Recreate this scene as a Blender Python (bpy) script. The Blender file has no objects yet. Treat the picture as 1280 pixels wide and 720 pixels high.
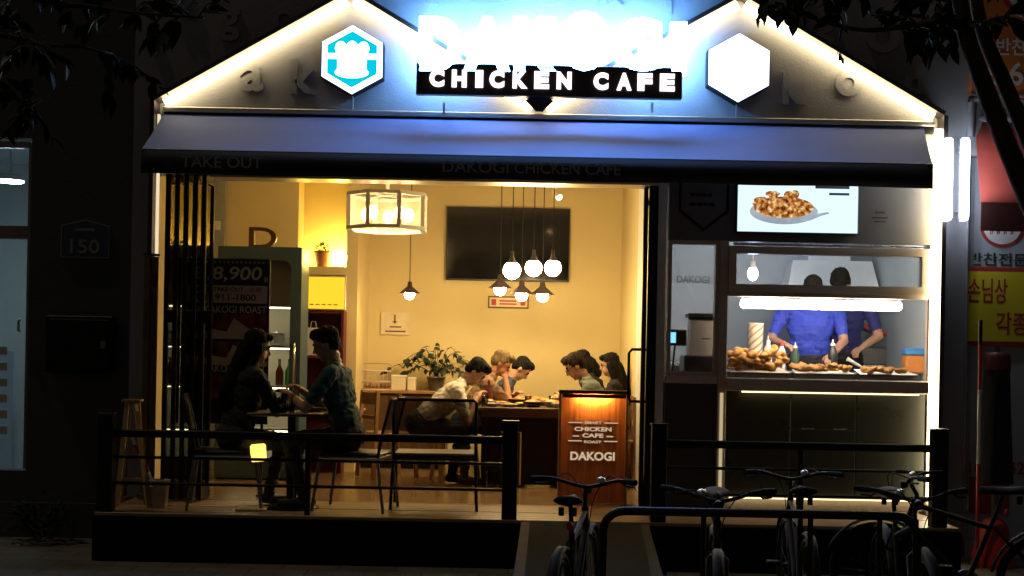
import bpy, math, random
import numpy as np
from mathutils import Vector, Matrix, Euler, noise

# ------------------------------------------------------------------ camera, sky, exposure
SC = bpy.context.scene
COL = SC.collection
rad = math.radians
FPX, ROLL = 1600.0, rad(1.1)
CAM = Vector((0.0, -9.2, 1.5))
cd = bpy.data.cameras.new('camera'); cam = bpy.data.objects.new('camera', cd); COL.objects.link(cam)
cd.sensor_width = 36.0; cd.lens = FPX / 1280.0 * 36.0; cd.shift_y = 90.0 / 1280.0
cd.clip_start = 0.05; cd.clip_end = 500.0
cr, sr = math.cos(ROLL), math.sin(ROLL)
cam.matrix_world = Matrix(((cr, -sr, 0, CAM.x), (0, 0, -1, CAM.y), (sr, cr, 0, CAM.z), (0, 0, 0, 1)))
SC.camera = cam

world = bpy.data.worlds.new('World'); SC.world = world; world.use_nodes = True
wn = world.node_tree.nodes; wl = world.node_tree.links
for n in list(wn): wn.remove(n)
wo = wn.new('ShaderNodeOutputWorld'); wb = wn.new('ShaderNodeBackground'); ws = wn.new('ShaderNodeTexSky')
ws.sky_type = 'NISHITA'; ws.sun_disc = False; ws.sun_elevation = rad(-1.5); ws.sun_rotation = rad(200)
wb.inputs[1].default_value = 0.07
wl.new(ws.outputs[0], wb.inputs[0]); wl.new(wb.outputs[0], wo.inputs[0])

sd = bpy.data.lights.new('street_light', 'SUN'); sd.energy = 0.30; sd.angle = rad(0.5); sd.color = (1.0, 0.78, 0.45)  # warm sun lamp standing in for the street light on the pavement
street_light = bpy.data.objects.new('street_light', sd); COL.objects.link(street_light); street_light.rotation_euler = Vector((0.38, 0.06, -0.92)).to_track_quat('-Z', 'Y').to_euler()

vs = SC.view_settings
vs.view_transform = 'Standard'; vs.look = 'None'; vs.exposure = 0.0; vs.gamma = 1.0; vs.use_curve_mapping = False
SC.render.engine = 'CYCLES'
SC.cycles.use_denoising = True
SC.cycles.max_bounces = 7; SC.cycles.transparent_max_bounces = 16
SC.cycles.sample_clamp_indirect = 6.0
SC.cycles.caustics_reflective = False; SC.cycles.caustics_refractive = False

def W(px, py, Y):
    """the point at depth Y that the photograph shows at pixel px, py"""
    xc, yc = (px - 640.0) / FPX, (450.0 - py) / FPX
    d = Y - CAM.y
    return Vector(((xc * cr - yc * sr) * d, Y, CAM.z + (xc * sr + yc * cr) * d))
def WX(px, py, Y): return W(px, py, Y).x
def WZ(px, py, Y): return W(px, py, Y).z

# ------------------------------------------------------------------ materials
MATS = {}
def _new(name):
    m = bpy.data.materials.new(name); m.use_nodes = True
    nt = m.node_tree
    for n in list(nt.nodes): nt.nodes.remove(n)
    out = nt.nodes.new('ShaderNodeOutputMaterial')
    MATS[name] = m
    return m, nt, out
def mat(name, rgb, rough=0.6, metal=0.0, var=0.18, scale=6.0, bump=0.08, stretch=(1, 1, 1), spec=0.5, bscale=None, trans=0.0, sheen=0.0):
    m, nt, out = _new(name)
    N, L = nt.nodes, nt.links
    p = N.new('ShaderNodeBsdfPrincipled'); L.new(p.outputs[0], out.inputs[0])
    tc = N.new('ShaderNodeTexCoord'); mp = N.new('ShaderNodeMapping'); L.new(tc.outputs['Object'], mp.inputs[0])
    mp.inputs['Scale'].default_value = stretch
    nz = N.new('ShaderNodeTexNoise'); nz.inputs['Scale'].default_value = scale; nz.inputs['Detail'].default_value = 6.0
    nz.inputs['Roughness'].default_value = 0.65
    L.new(mp.outputs[0], nz.inputs['Vector'])
    rp = N.new('ShaderNodeValToRGB'); L.new(nz.outputs[0], rp.inputs[0])
    a = [max(0.0, c * (1 - var)) for c in rgb]; b = [min(1.0, c * (1 + var)) for c in rgb]
    rp.color_ramp.elements[0].position = 0.3; rp.color_ramp.elements[1].position = 0.7
    rp.color_ramp.elements[0].color = (*a, 1); rp.color_ramp.elements[1].color = (*b, 1)
    L.new(rp.outputs[0], p.inputs['Base Color'])
    rr = N.new('ShaderNodeMapRange'); L.new(nz.outputs[0], rr.inputs[0])
    rr.inputs[3].default_value = max(0.02, rough - 0.1); rr.inputs[4].default_value = min(1.0, rough + 0.1)
    L.new(rr.outputs[0], p.inputs['Roughness'])
    p.inputs['Metallic'].default_value = metal
    p.inputs['Specular IOR Level'].default_value = spec
    if trans: p.inputs['Transmission Weight'].default_value = trans
    if sheen: p.inputs['Sheen Weight'].default_value = sheen
    if bump:
        n2 = N.new('ShaderNodeTexNoise'); n2.inputs['Scale'].default_value = bscale or scale * 7; n2.inputs['Detail'].default_value = 4
        L.new(mp.outputs[0], n2.inputs['Vector'])
        bp = N.new('ShaderNodeBump'); bp.inputs['Strength'].default_value = bump; bp.inputs['Distance'].default_value = 0.01
        L.new(n2.outputs[0], bp.inputs['Height']); L.new(bp.outputs[0], p.inputs['Normal'])
    return m
def emis(name, rgb, s):
    m, nt, out = _new(name)
    e = nt.nodes.new('ShaderNodeEmission'); e.inputs[0].default_value = (*rgb, 1); e.inputs[1].default_value = s
    nt.links.new(e.outputs[0], out.inputs[0])
    return m
def glass(name, tint=(1, 1, 1), rough=0.02, base=0.04):
    m, nt, out = _new(name)
    N, L = nt.nodes, nt.links
    t = N.new('ShaderNodeBsdfTransparent'); t.inputs[0].default_value = (*tint, 1)
    g = N.new('ShaderNodeBsdfGlossy'); g.inputs['Roughness'].default_value = rough
    fr = N.new('ShaderNodeFresnel'); fr.inputs[0].default_value = 1.45
    tc = N.new('ShaderNodeTexCoord'); nz = N.new('ShaderNodeTexNoise'); nz.inputs['Scale'].default_value = 3.0
    L.new(tc.outputs['Object'], nz.inputs['Vector'])
    bp = N.new('ShaderNodeBump'); bp.inputs['Strength'].default_value = 0.02; L.new(nz.outputs[0], bp.inputs['Height'])
    L.new(bp.outputs[0], g.inputs['Normal'])
    mx = N.new('ShaderNodeMixShader'); L.new(fr.outputs[0], mx.inputs[0]); L.new(t.outputs[0], mx.inputs[1]); L.new(g.outputs[0], mx.inputs[2])
    L.new(mx.outputs[0], out.inputs[0])
    return m
def veil(name, rgb, opac, rough=0.6):
    """woven or frosted sheet: part of the light passes"""
    m, nt, out = _new(name)
    N, L = nt.nodes, nt.links
    t = N.new('ShaderNodeBsdfTransparent'); d = N.new('ShaderNodeBsdfPrincipled')
    d.inputs['Base Color'].default_value = (*rgb, 1); d.inputs['Roughness'].default_value = rough
    mx = N.new('ShaderNodeMixShader'); mx.inputs[0].default_value = opac
    L.new(t.outputs[0], mx.inputs[1]); L.new(d.outputs[0], mx.inputs[2]); L.new(mx.outputs[0], out.inputs[0])
    return m
def ramp_mat(name, stops, scale=8.0, rough=0.6, bump=0.3, stretch=(1, 1, 1), emit=0.0, spec=0.5, detail=5.0):
    """a print or food colour running through several hues"""
    m, nt, out = _new(name)
    N, L = nt.nodes, nt.links
    p = N.new('ShaderNodeBsdfPrincipled'); L.new(p.outputs[0], out.inputs[0])
    tc = N.new('ShaderNodeTexCoord'); mp = N.new('ShaderNodeMapping'); L.new(tc.outputs['Object'], mp.inputs[0]); mp.inputs['Scale'].default_value = stretch
    nz = N.new('ShaderNodeTexNoise'); nz.inputs['Scale'].default_value = scale; nz.inputs['Detail'].default_value = detail
    L.new(mp.outputs[0], nz.inputs['Vector'])
    rp = N.new('ShaderNodeValToRGB'); L.new(nz.outputs[0], rp.inputs[0])
    el = rp.color_ramp.elements
    while len(el) < len(stops): el.new(0.5)
    for e, (pos, c) in zip(el, stops): e.position = pos; e.color = (*c, 1)
    L.new(rp.outputs[0], p.inputs['Base Color']); p.inputs['Roughness'].default_value = rough
    p.inputs['Specular IOR Level'].default_value = spec
    if emit:
        L.new(rp.outputs[0], p.inputs['Emission Color']); p.inputs['Emission Strength'].default_value = emit
    if bump:
        bp = N.new('ShaderNodeBump'); bp.inputs['Strength'].default_value = bump; bp.inputs['Distance'].default_value = 0.01
        L.new(nz.outputs[0], bp.inputs['Height']); L.new(bp.outputs[0], p.inputs['Normal'])
    return m

# ------------------------------------------------------------------ mesh helpers
class MB:
    def __init__(s): s.v = []; s.f = []; s.sm = []
    def add(s, vs, fs, smooth=False):
        o = len(s.v); s.v += [tuple(v) for v in vs]
        for f in fs: s.f.append([i + o for i in f]); s.sm.append(smooth)
        return s
    def box(s, x0, x1, y0, y1, z0, z1, b=0.0):
        if x0 > x1: x0, x1 = x1, x0
        if y0 > y1: y0, y1 = y1, y0
        if z0 > z1: z0, z1 = z1, z0
        return s.obox(Vector(((x0 + x1) / 2, (y0 + y1) / 2, (z0 + z1) / 2)), Vector(((x1 - x0) / 2, 0, 0)), Vector((0, (y1 - y0) / 2, 0)), Vector((0, 0, (z1 - z0) / 2)), b)
    def obox(s, c, ax, ay, az, b=0.0):
        c = Vector(c); A = [Vector(ax), Vector(ay), Vector(az)]
        if b <= 0:
            vs = [c + A[0] * i + A[1] * j + A[2] * k for i in (-1, 1) for j in (-1, 1) for k in (-1, 1)]
            return s.add(vs, [(0, 1, 3, 2), (4, 6, 7, 5), (0, 4, 5, 1), (2, 3, 7, 6), (0, 2, 6, 4), (1, 5, 7, 3)])
        ln = [max(a.length, 1e-6) for a in A]; b = min(b, min(ln) * 0.9)
        vs = []; idx = {}
        for i in (-1, 1):
            for j in (-1, 1):
                for k in (-1, 1):
                    for ax_ in range(3):
                        q = [i, j, k]; p = c.copy()
                        for t in range(3): p += A[t] * q[t] * (1 if t == ax_ else (1 - b / ln[t]))
                        idx[(i, j, k, ax_)] = len(vs); vs.append(p)
        fs = []
        for a_ in range(3):
            o1, o2 = (a_ + 1) % 3, (a_ + 2) % 3
            for sg in (-1, 1):
                ring = []
                for (u, w) in ((-1, -1), (1, -1), (1, 1), (-1, 1)):
                    q = [0, 0, 0]; q[a_] = sg; q[o1] = u; q[o2] = w; ring.append(idx[(*q, a_)])
                fs.append(ring if sg > 0 else ring[::-1])
        for a_ in range(3):
            o1, o2 = (a_ + 1) % 3, (a_ + 2) % 3
            for u in (-1, 1):
                for w in (-1, 1):
                    q0 = [0, 0, 0]; q0[a_] = -1; q0[o1] = u; q0[o2] = w; q1 = list(q0); q1[a_] = 1
                    r = [idx[(*q0, o1)], idx[(*q1, o1)], idx[(*q1, o2)], idx[(*q0, o2)]]
                    fs.append(r if u * w < 0 else r[::-1])
        for i in (-1, 1):
            for j in (-1, 1):
                for k in (-1, 1):
                    r = [idx[(i, j, k, t)] for t in range(3)]
                    fs.append(r if i * j * k > 0 else r[::-1])
        return s.add(vs, fs)
    def bar(s, p0, p1, w, h, up=(0, 0, 1), b=0.0):
        p0, p1 = Vector(p0), Vector(p1); d = p1 - p0; L = d.length; d.normalize(); u = Vector(up)
        if abs(d.dot(u)) > 0.98: u = Vector((0, 1, 0))
        x = d.cross(u).normalized(); z = x.cross(d).normalized()
        return s.obox((p0 + p1) / 2, x * w / 2, d * L / 2, z * h / 2, b)
    def tube(s, pts, r, n=8, cap=True):
        pts = [Vector(p) for p in pts]; m = len(pts)
        rs = r if isinstance(r, (list, tuple)) else [r] * m
        t0 = (pts[1] - pts[0]).normalized(); u = Vector((0, 0, 1)) if abs(t0.z) < 0.9 else Vector((1, 0, 0))
        x = t0.cross(u).normalized(); vs = []
        for i in range(m):
            t = (pts[min(i + 1, m - 1)] - pts[max(i - 1, 0)]).normalized()
            x = (x - t * x.dot(t)).normalized(); y = t.cross(x)
            for k in range(n):
                a = 2 * math.pi * k / n; vs.append(pts[i] + (x * math.cos(a) + y * math.sin(a)) * rs[i])
        fs = [(i * n + k, i * n + (k + 1) % n, (i + 1) * n + (k + 1) % n, (i + 1) * n + k) for i in range(m - 1) for k in range(n)]
        s.add(vs, fs, True)
        if cap:
            s.add(vs[:n], [tuple(range(n))[::-1]]); s.add(vs[-n:], [tuple(range(n))])
        return s
    def lathe(s, c, prof, n=20, axis='z', cap=True):
        c = Vector(c); vs = []
        for (r, h) in prof:
            for k in range(n):
                a = 2 * math.pi * k / n; x, y = r * math.cos(a), r * math.sin(a)
                vs.append(c + (Vector((x, y, h)) if axis == 'z' else Vector((h, x, y)) if axis == 'x' else Vector((x, h, -y))))
        m = len(prof)
        fs = [(i * n + k, i * n + (k + 1) % n, (i + 1) * n + (k + 1) % n, (i + 1) * n + k) for i in range(m - 1) for k in range(n)]
        s.add(vs, fs, True)
        if cap:
            if prof[0][0] > 1e-4: s.add(vs[:n], [tuple(range(n))[::-1]])
            if prof[-1][0] > 1e-4: s.add(vs[-n:], [tuple(range(n))])
        return s
    def ell(s, c, r, nu=14, nv=9, R=None):
        c = Vector(c); rx, ry, rz = (r, r, r) if isinstance(r, (int, float)) else r
        vs = []
        for j in range(nv + 1):
            ph = math.pi * j / nv
            for k in range(nu):
                a = 2 * math.pi * k / nu
                p = Vector((rx * math.sin(ph) * math.cos(a), ry * math.sin(ph) * math.sin(a), -rz * math.cos(ph)))
                vs.append(c + (R @ p if R else p))
        fs = []
        for j in range(nv):
            for k in range(nu):
                q = (j * nu + k, j * nu + (k + 1) % nu, (j + 1) * nu + (k + 1) % nu, (j + 1) * nu + k)
                if j == 0: q = (q[0], q[2], q[3])
                elif j == nv - 1: q = (q[0], q[1], q[2])
                fs.append(q)
        return s.add(vs, fs, True)
    def cone(s, p0, p1, r0, r1, n=12):
        """capsule that tapers from r0 to r1, closed, with round ends"""
        p0, p1 = Vector(p0), Vector(p1); d = (p1 - p0)
        if d.length < 1e-6: return s.ell(p0, max(r0, r1))
        t = d.normalized(); pts, rs = [], []
        for a in (90, 60, 30): pts.append(p0 - t * r0 * math.sin(rad(a))); rs.append(max(r0 * math.cos(rad(a)), r0 * 0.05))
        pts.append(p0); rs.append(r0); pts.append(p1); rs.append(r1)
        for a in (30, 60, 90): pts.append(p1 + t * r1 * math.sin(rad(a))); rs.append(max(r1 * math.cos(rad(a)), r1 * 0.05))
        return s.tube(pts, rs, n)
    def prism(s, poly, y0, y1):
        """polygon in x, z (counter-clockwise seen from -y) with thickness in y"""
        n = len(poly); vs = [(x, y0, z) for x, z in poly] + [(x, y1, z) for x, z in poly]
        fs = [tuple(range(n)), tuple(range(2 * n - 1, n - 1, -1))]
        fs += [(k, k + n, (k + 1) % n + n, (k + 1) % n) for k in range(n)]
        return s.add(vs, fs)
    def mesh(s, name='mesh', org=None):
        me = bpy.data.meshes.new(name)
        vs = s.v if org is None else [(v[0] - org[0], v[1] - org[1], v[2] - org[2]) for v in s.v]
        me.from_pydata(vs, [], s.f); me.polygons.foreach_set('use_smooth', s.sm); me.update()
        return me
    def build(s, name, m, parent=None, org=None):
        """parts keep world coordinates while building; their origin moves to the base of the thing"""
        if parent is not None: org = base_of(parent)
        me = s.mesh(name, org)
        me.materials.append(MATS[m] if isinstance(m, str) else m)
        o = bpy.data.objects.new(name, me); COL.objects.link(o)
        if parent is not None: o.parent = parent
        elif org is not None: o.location = org
        return o
def base_of(o):
    p = Vector((0, 0, 0))
    while o is not None: p = p + o.location; o = o.parent
    return p
def tag(o, label, cat, group=None):
    o['label'] = label; o['category'] = cat
    if group: o['group'] = group
    return o
def thing(name, label, cat, loc=(0, 0, 0), group=None):
    o = bpy.data.objects.new(name, None); COL.objects.link(o); o.location = loc; o.empty_display_size = 0.1
    return tag(o, label, cat, group)
def struct(o): o['kind'] = 'structure'; return o
def stuff(o): o['kind'] = 'stuff'; return o
def copy_tree(o, parent=None):
    c = o.copy(); COL.objects.link(c)
    if parent is not None: c.parent = parent
    for ch in [x for x in KIDS(o)]: copy_tree(ch, c)
    return c
def KIDS(o): return [x for x in bpy.data.objects if x.parent == o]
def B(*a, b=0.0): return MB().box(*a, b=b)

# ------------------------------------------------------------------ lettering: every text once as a mesh
_TX = {}
def prepare_texts(specs):
    objs = []
    for (key, body, off, ext, bev) in specs:
        c = bpy.data.curves.new('text', 'FONT'); c.body = body; c.size = 1.0; c.offset = off; c.extrude = ext
        c.bevel_depth = bev; c.bevel_resolution = 1; c.resolution_u = 4
        o = bpy.data.objects.new('text', c); COL.objects.link(o); objs.append((key, o, c))
    bpy.context.view_layer.update(); dg = bpy.context.evaluated_depsgraph_get()
    for key, o, c in objs:
        me = bpy.data.meshes.new_from_object(o.evaluated_get(dg))
        v = np.empty(len(me.vertices) * 3); me.vertices.foreach_get('co', v); v = v.reshape(-1, 3)
        f = [tuple(p.vertices) for p in me.polygons]
        _TX[key] = (v, f); bpy.data.meshes.remove(me)
    for key, o, c in objs: bpy.data.objects.remove(o); bpy.data.curves.remove(c)
def text(key, name, cx, cz, yfront, width, height, m, parent, depth=0.004, mb=None, skew=0.0):
    """lettering facing the street, centred on cx, cz, its face at yfront"""
    v, f = _TX[key]
    lo, hi = v.min(0), v.max(0); sz = hi - lo
    sx = width / sz[0] if width else height / sz[1]
    sy = height / sz[1] if height else sx
    zz = (hi[2] - v[:, 2]) / max(sz[2], 1e-6) * depth if sz[2] > 1e-6 else np.zeros(len(v))
    y = (v[:, 1] - lo[1] - sz[1] / 2) * sy
    x = (v[:, 0] - lo[0] - sz[0] / 2) * sx + y * skew
    vs = np.stack([cx + x, yfront + zz, cz + y], 1)
    k = mb or MB(); k.add([tuple(p) for p in vs], f)
    if mb is not None: return None
    return k.build(name, m, parent)
SPECS = []
for ch in sorted(set('DAKOGICHENF')): SPECS.append((('L', ch), ch, 0.045, 0.10, 0.02))
for t in ['sDAKOGI', 'sCHICKEN', 'sCAFE']: SPECS.append((t, t[1:], 0.03, 0.05, 0.0))
for ch in 'dakogi': SPECS.append((('w', ch), ch, 0.03, 0.1, 0.0))
for t in ['TAKE OUT', 'DAKOGI', 'CHICKEN CAFE', '150', '8,900', '원', '911-1800', 'DAKOGI ROAST', '포장', 'EVENT', 'CHICKEN', 'CAFE', 'ROAST', 'SMART',
          'D', '반찬', '반찬전문', '손님상', '각종', '6-', '집', '910', '42', 'BEST', 'CAFE & ROAST']:
    SPECS.append((t, t, 0.012, 0.05, 0.0))
prepare_texts(SPECS)
random.seed(4)
# ------------------------------------------------------------------ material list
pv = mat('paving', (0.13, 0.12, 0.105), 0.8, var=0.35, scale=1.6, bump=0.4, bscale=30)
def pavers(m):
    N, L = m.node_tree.nodes, m.node_tree.links; p = next(n for n in N if n.type == 'BSDF_PRINCIPLED'); src = p.inputs['Base Color'].links[0].from_socket
    tc = N.new('ShaderNodeTexCoord'); br = N.new('ShaderNodeTexBrick'); br.inputs['Scale'].default_value = 1.0; br.inputs['Brick Width'].default_value = 0.4; br.inputs['Row Height'].default_value = 0.2; br.inputs['Mortar Size'].default_value = 0.008
    br.inputs['Color1'].default_value = (1, 1, 1, 1); br.inputs['Color2'].default_value = (0.7, 0.7, 0.7, 1); br.inputs['Mortar'].default_value = (0.35, 0.35, 0.35, 1); L.new(tc.outputs['Object'], br.inputs['Vector'])
    mx = N.new('ShaderNodeMix'); mx.data_type = 'RGBA'; mx.blend_type = 'MULTIPLY'; mx.inputs[0].default_value = 1.0; L.new(src, mx.inputs[6]); L.new(br.outputs[0], mx.inputs[7]); L.new(mx.outputs[2], p.inputs['Base Color'])
pavers(pv)
mat('facade_grey', (0.27, 0.27, 0.28), 0.75, var=0.12, scale=1.2, bump=0.25, bscale=60)
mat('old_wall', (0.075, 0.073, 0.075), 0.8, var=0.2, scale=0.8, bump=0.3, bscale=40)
mat('black_metal', (0.008, 0.008, 0.009), 0.5, spec=0.2, var=0.3, bump=0.05)
mat('black_satin', (0.006, 0.006, 0.007), 0.4, spec=0.25, var=0.3, bump=0.03)
mat('fascia_black', (0.005, 0.005, 0.005), 0.7, spec=0.1, var=0.4, scale=3, bump=0.1)
mat('dark_frame', (0.03, 0.02, 0.02), 0.4, var=0.2)
mat('pelmet_metal', (0.55, 0.50, 0.42), 0.35, 0.6, var=0.12, stretch=(0.2, 1, 6))
mat('awning_cloth', (0.15, 0.19, 0.38), 0.85, var=0.10, scale=2.0, bump=0.15, bscale=220)
mat('valance_cloth', (0.012, 0.013, 0.022), 0.85, var=0.2, bump=0.1, bscale=220)
mat('valance_print', (0.28, 0.28, 0.28), 0.9, var=0.1, bump=0)
mat('cream_wall', (0.62, 0.51, 0.26), 0.8, var=0.06, scale=1.1, bump=0.12, bscale=70)
mat('cream_block', (0.64, 0.52, 0.26), 0.8, var=0.06, scale=1.1, bump=0.12, bscale=70)
mat('white_paint', (0.72, 0.72, 0.70), 0.5, var=0.06, bump=0.05)
mat('ceiling_paint', (0.70, 0.66, 0.58), 0.8, var=0.05)
mat('wood_floor', (0.24, 0.15, 0.075), 0.22, var=0.14, scale=5, bump=0.0, stretch=(6, 0.6, 1))
mat('deck_wood', (0.26, 0.165, 0.085), 0.42, var=0.4, scale=4, bump=0.15, stretch=(0.6, 9, 9))
mat('dark_wood', (0.09, 0.045, 0.02), 0.4, var=0.4, scale=4, bump=0.1, stretch=(1, 6, 6))
mat('mid_wood', (0.30, 0.16, 0.07), 0.45, var=0.3, scale=4, bump=0.1, stretch=(6, 6, 1))
mat('sign_wood', (0.62, 0.22, 0.075), 0.5, var=0.38, scale=3, bump=0.15, stretch=(14, 1, 0.5))
mat('walnut', (0.10, 0.04, 0.02), 0.45, var=0.3, scale=4, stretch=(1, 6, 6))
mat('bronze', (0.52, 0.42, 0.33), 0.4, 0.3, var=0.12, scale=3, stretch=(1, 1, 5))
mat('panel_grey', (0.16, 0.15, 0.135), 0.4, var=0.1, scale=2, spec=0.4)
mat('counter_stone', (0.60, 0.51, 0.45), 0.35, var=0.12, scale=30)
mat('black_panel', (0.05, 0.05, 0.04), 0.3, var=0.08, scale=2, bump=0.02)
mat('kitchen_wall', (0.36, 0.42, 0.46), 0.45, var=0.08, scale=1.5)
mat('kitchen_white', (0.62, 0.68, 0.72), 0.4, var=0.05)
mat('steel', (0.55, 0.56, 0.58), 0.28, 0.9, var=0.1, scale=8, stretch=(1, 1, 8))
mat('dark_steel', (0.16, 0.16, 0.17), 0.35, 0.8, var=0.15)
mat('chrome', (0.75, 0.75, 0.76), 0.15, 1.0, var=0.05, bump=0)
mat('fridge_teal', (0.055, 0.095, 0.12), 0.45, var=0.08, bump=0.03)
mat('fridge_inside', (0.75, 0.74, 0.66), 0.5, var=0.04)
mat('tv_black', (0.005, 0.005, 0.006), 0.12, var=0.1, bump=0)
mat('poster_black', (0.012, 0.011, 0.012), 0.5, var=0.2, bump=0)
mat('poster_cream', (0.82, 0.74, 0.58), 0.6, var=0.08, bump=0)
ramp_mat('poster_roast', [(0.3, (0.03, 0.008, 0.006)), (0.5, (0.22, 0.035, 0.02)), (0.68, (0.35, 0.13, 0.05))], 14, bump=0, spec=0.2)
ramp_mat('banner_print', [(0.3, (0.22, 0.13, 0.06)), (0.55, (0.36, 0.25, 0.14)), (0.7, (0.30, 0.09, 0.04))], 5, bump=0, spec=0.2)
mat('paper_white', (0.72, 0.70, 0.64), 0.7, var=0.05, bump=0.04)
mat('paper_cream', (0.66, 0.57, 0.38), 0.7, var=0.08)
mat('ink_brown', (0.10, 0.05, 0.03), 0.7, var=0.1, bump=0)
mat('ink_red', (0.42, 0.035, 0.03), 0.6, var=0.1, bump=0)
mat('ink_green', (0.02, 0.06, 0.035), 0.6, var=0.1, bump=0)
mat('ink_grey', (0.26, 0.27, 0.28), 0.6, var=0.1, bump=0)
mat('letter_white', (0.75, 0.70, 0.60), 0.5, var=0.04, bump=0)
mat('maroon', (0.11, 0.014, 0.014), 0.5, var=0.25)
mat('terracotta', (0.22, 0.09, 0.05), 0.8, var=0.2)
mat('leaf_dark', (0.014, 0.028, 0.012), 0.5, var=0.4, scale=20, bump=0.05)
mat('leaf_tree', (0.014, 0.030, 0.011), 0.75, spec=0.1, var=0.4, scale=20, bump=0.05)
mat('bark', (0.035, 0.028, 0.022), 0.9, var=0.4, scale=12, bump=0.8, stretch=(1, 1, 0.3))
mat('plaque_blue', (0.02, 0.035, 0.09), 0.4, var=0.1, bump=0)
mat('plaque_white', (0.26, 0.26, 0.27), 0.5, var=0.05, bump=0)
mat('orange_sign', (0.72, 0.20, 0.03), 0.5, var=0.08, scale=2)
mat('yellow_sign', (0.78, 0.66, 0.03), 0.5, var=0.06, scale=2)
mat('red_cloth', (0.28, 0.035, 0.02), 0.8, var=0.2, scale=3, bump=0.2)
mat('dark_red_cloth', (0.07, 0.010, 0.008), 0.85, var=0.2)
mat('neighbour_wall', (0.40, 0.42, 0.45), 0.6, var=0.08, scale=1.5, bump=0.1)
mat('pipe_grey', (0.30, 0.31, 0.33), 0.5, 0.3, var=0.1)
mat('parasol_cloth', (0.02, 0.018, 0.02), 0.9, var=0.3)
mat('rubber', (0.008, 0.008, 0.008), 0.8, spec=0.2, var=0.3, bump=0.2, bscale=90)
mat('mat_rubber', (0.016, 0.015, 0.012), 0.9, var=0.3, bump=0.5, bscale=120)
mat('bike_steel', (0.012, 0.012, 0.013), 0.6, 0.2, spec=0.15, var=0.2, bump=0)
mat('bike_paint', (0.006, 0.006, 0.007), 0.65, 0.0, spec=0.2, var=0.2, bump=0)
mat('skin', (0.42, 0.235, 0.15), 0.5, var=0.08, scale=30, bump=0.03)
mat('skin_red', (0.46, 0.22, 0.12), 0.5, var=0.08, scale=30, bump=0.03)
mat('lip', (0.28, 0.10, 0.08), 0.5, bump=0)
mat('eye', (0.015, 0.012, 0.01), 0.2, bump=0)
mat('hair_black', (0.007, 0.006, 0.005), 0.75, spec=0.15, var=0.4, scale=40, bump=0.5, stretch=(1, 1, 0.25), bscale=90)
mat('hair_brown', (0.02, 0.012, 0.007), 0.75, spec=0.15, var=0.4, scale=40, bump=0.5, stretch=(1, 1, 0.25), bscale=90)
mat('hair_grey', (0.16, 0.115, 0.065), 0.75, spec=0.15, var=0.35, scale=40, bump=0.5, stretch=(1, 1, 0.25), bscale=90)
mat('shirt_white', (0.78, 0.74, 0.68), 0.85, var=0.08, bump=0.3, bscale=18, sheen=0.2)
mat('shirt_black', (0.010, 0.010, 0.010), 0.9, var=0.2, bump=0.3, bscale=18)
mat('shirt_teal', (0.012, 0.06, 0.055), 0.85, var=0.15, bump=0.3, bscale=18)
mat('shirt_greygreen', (0.16, 0.19, 0.15), 0.85, var=0.1, bump=0.3, bscale=18)
mat('shirt_navy', (0.03, 0.04, 0.09), 0.85, var=0.15, bump=0.3, bscale=18)
mat('shirt_blue', (0.03, 0.06, 0.48), 0.8, var=0.12, bump=0.35, bscale=16)
mat('shirt_darkblue', (0.02, 0.028, 0.16), 0.8, var=0.12, bump=0.35, bscale=16)
mat('shirt_rust', (0.36, 0.14, 0.07), 0.85, var=0.1, bump=0.3, bscale=18)
mat('trousers', (0.02, 0.02, 0.026), 0.9, var=0.2, bump=0.3, bscale=18)
mat('denim', (0.03, 0.04, 0.07), 0.9, var=0.2, bump=0.3, bscale=18)
mat('shoe', (0.02, 0.018, 0.018), 0.5, var=0.2)
mat('sole_white', (0.5, 0.5, 0.48), 0.6, var=0.1)
ramp_mat('fried_crust', [(0.28, (0.30, 0.08, 0.012)), (0.45, (0.74, 0.31, 0.05)), (0.7, (0.92, 0.58, 0.17))], 26, 0.55, bump=1.0)
ramp_mat('fried_pale', [(0.25, (0.36, 0.13, 0.02)), (0.55, (0.60, 0.30, 0.07)), (0.8, (0.75, 0.48, 0.16))], 26, 0.55, bump=1.0)
ramp_mat('stew_food', [(0.3, (0.25, 0.05, 0.015)), (0.5, (0.60, 0.30, 0.06)), (0.7, (0.75, 0.6, 0.3))], 30, 0.4, bump=0.8)
mat('plastic_white', (0.7, 0.7, 0.68), 0.35, var=0.04, bump=0)
mat('plastic_beige', (0.42, 0.38, 0.33), 0.45, var=0.06, bump=0.03)
mat('plastic_dark', (0.02, 0.02, 0.022), 0.4, var=0.2, bump=0.03)
mat('blue_lid', (0.04, 0.22, 0.55), 0.4, var=0.1)
mat('orange_sauce', (0.55, 0.20, 0.05), 0.35, var=0.15)
mat('yellow_sauce', (0.6, 0.42, 0.06), 0.35, var=0.1)
mat('red_plastic', (0.5, 0.03, 0.03), 0.4, var=0.1)
mat('cup_stripe', (0.36, 0.20, 0.07), 0.6, var=0.1, bump=0)
mat('gold_paper', (0.62, 0.40, 0.04), 0.35, var=0.25, scale=20, bump=0.6)
mat('ladder_wood', (0.46, 0.30, 0.13), 0.6, var=0.3, stretch=(8, 8, 1))
glass('pane_clear'); glass('pane_smoke', (0.75, 0.78, 0.76)); glass('cup_clear', (0.9, 0.9, 0.88)); glass('bottle_green', (0.25, 0.7, 0.3)); glass('bottle_brown', (0.4, 0.15, 0.05))
veil('frost', (0.7, 0.72, 0.72), 0.22); veil('woven_mesh', (0.02, 0.02, 0.018), 0.78); veil('lamp_paper', (0.85, 0.75, 0.55), 0.45)
emis('led_warm', (1.0, 0.78, 0.44), 11.0)
emis('led_white', (1.0, 0.84, 0.52), 30.0)
emis('led_dim', (1.0, 0.80, 0.40), 2.5)
emis('letter_glow', (0.17, 0.44, 1.0), 56.0)
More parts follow.
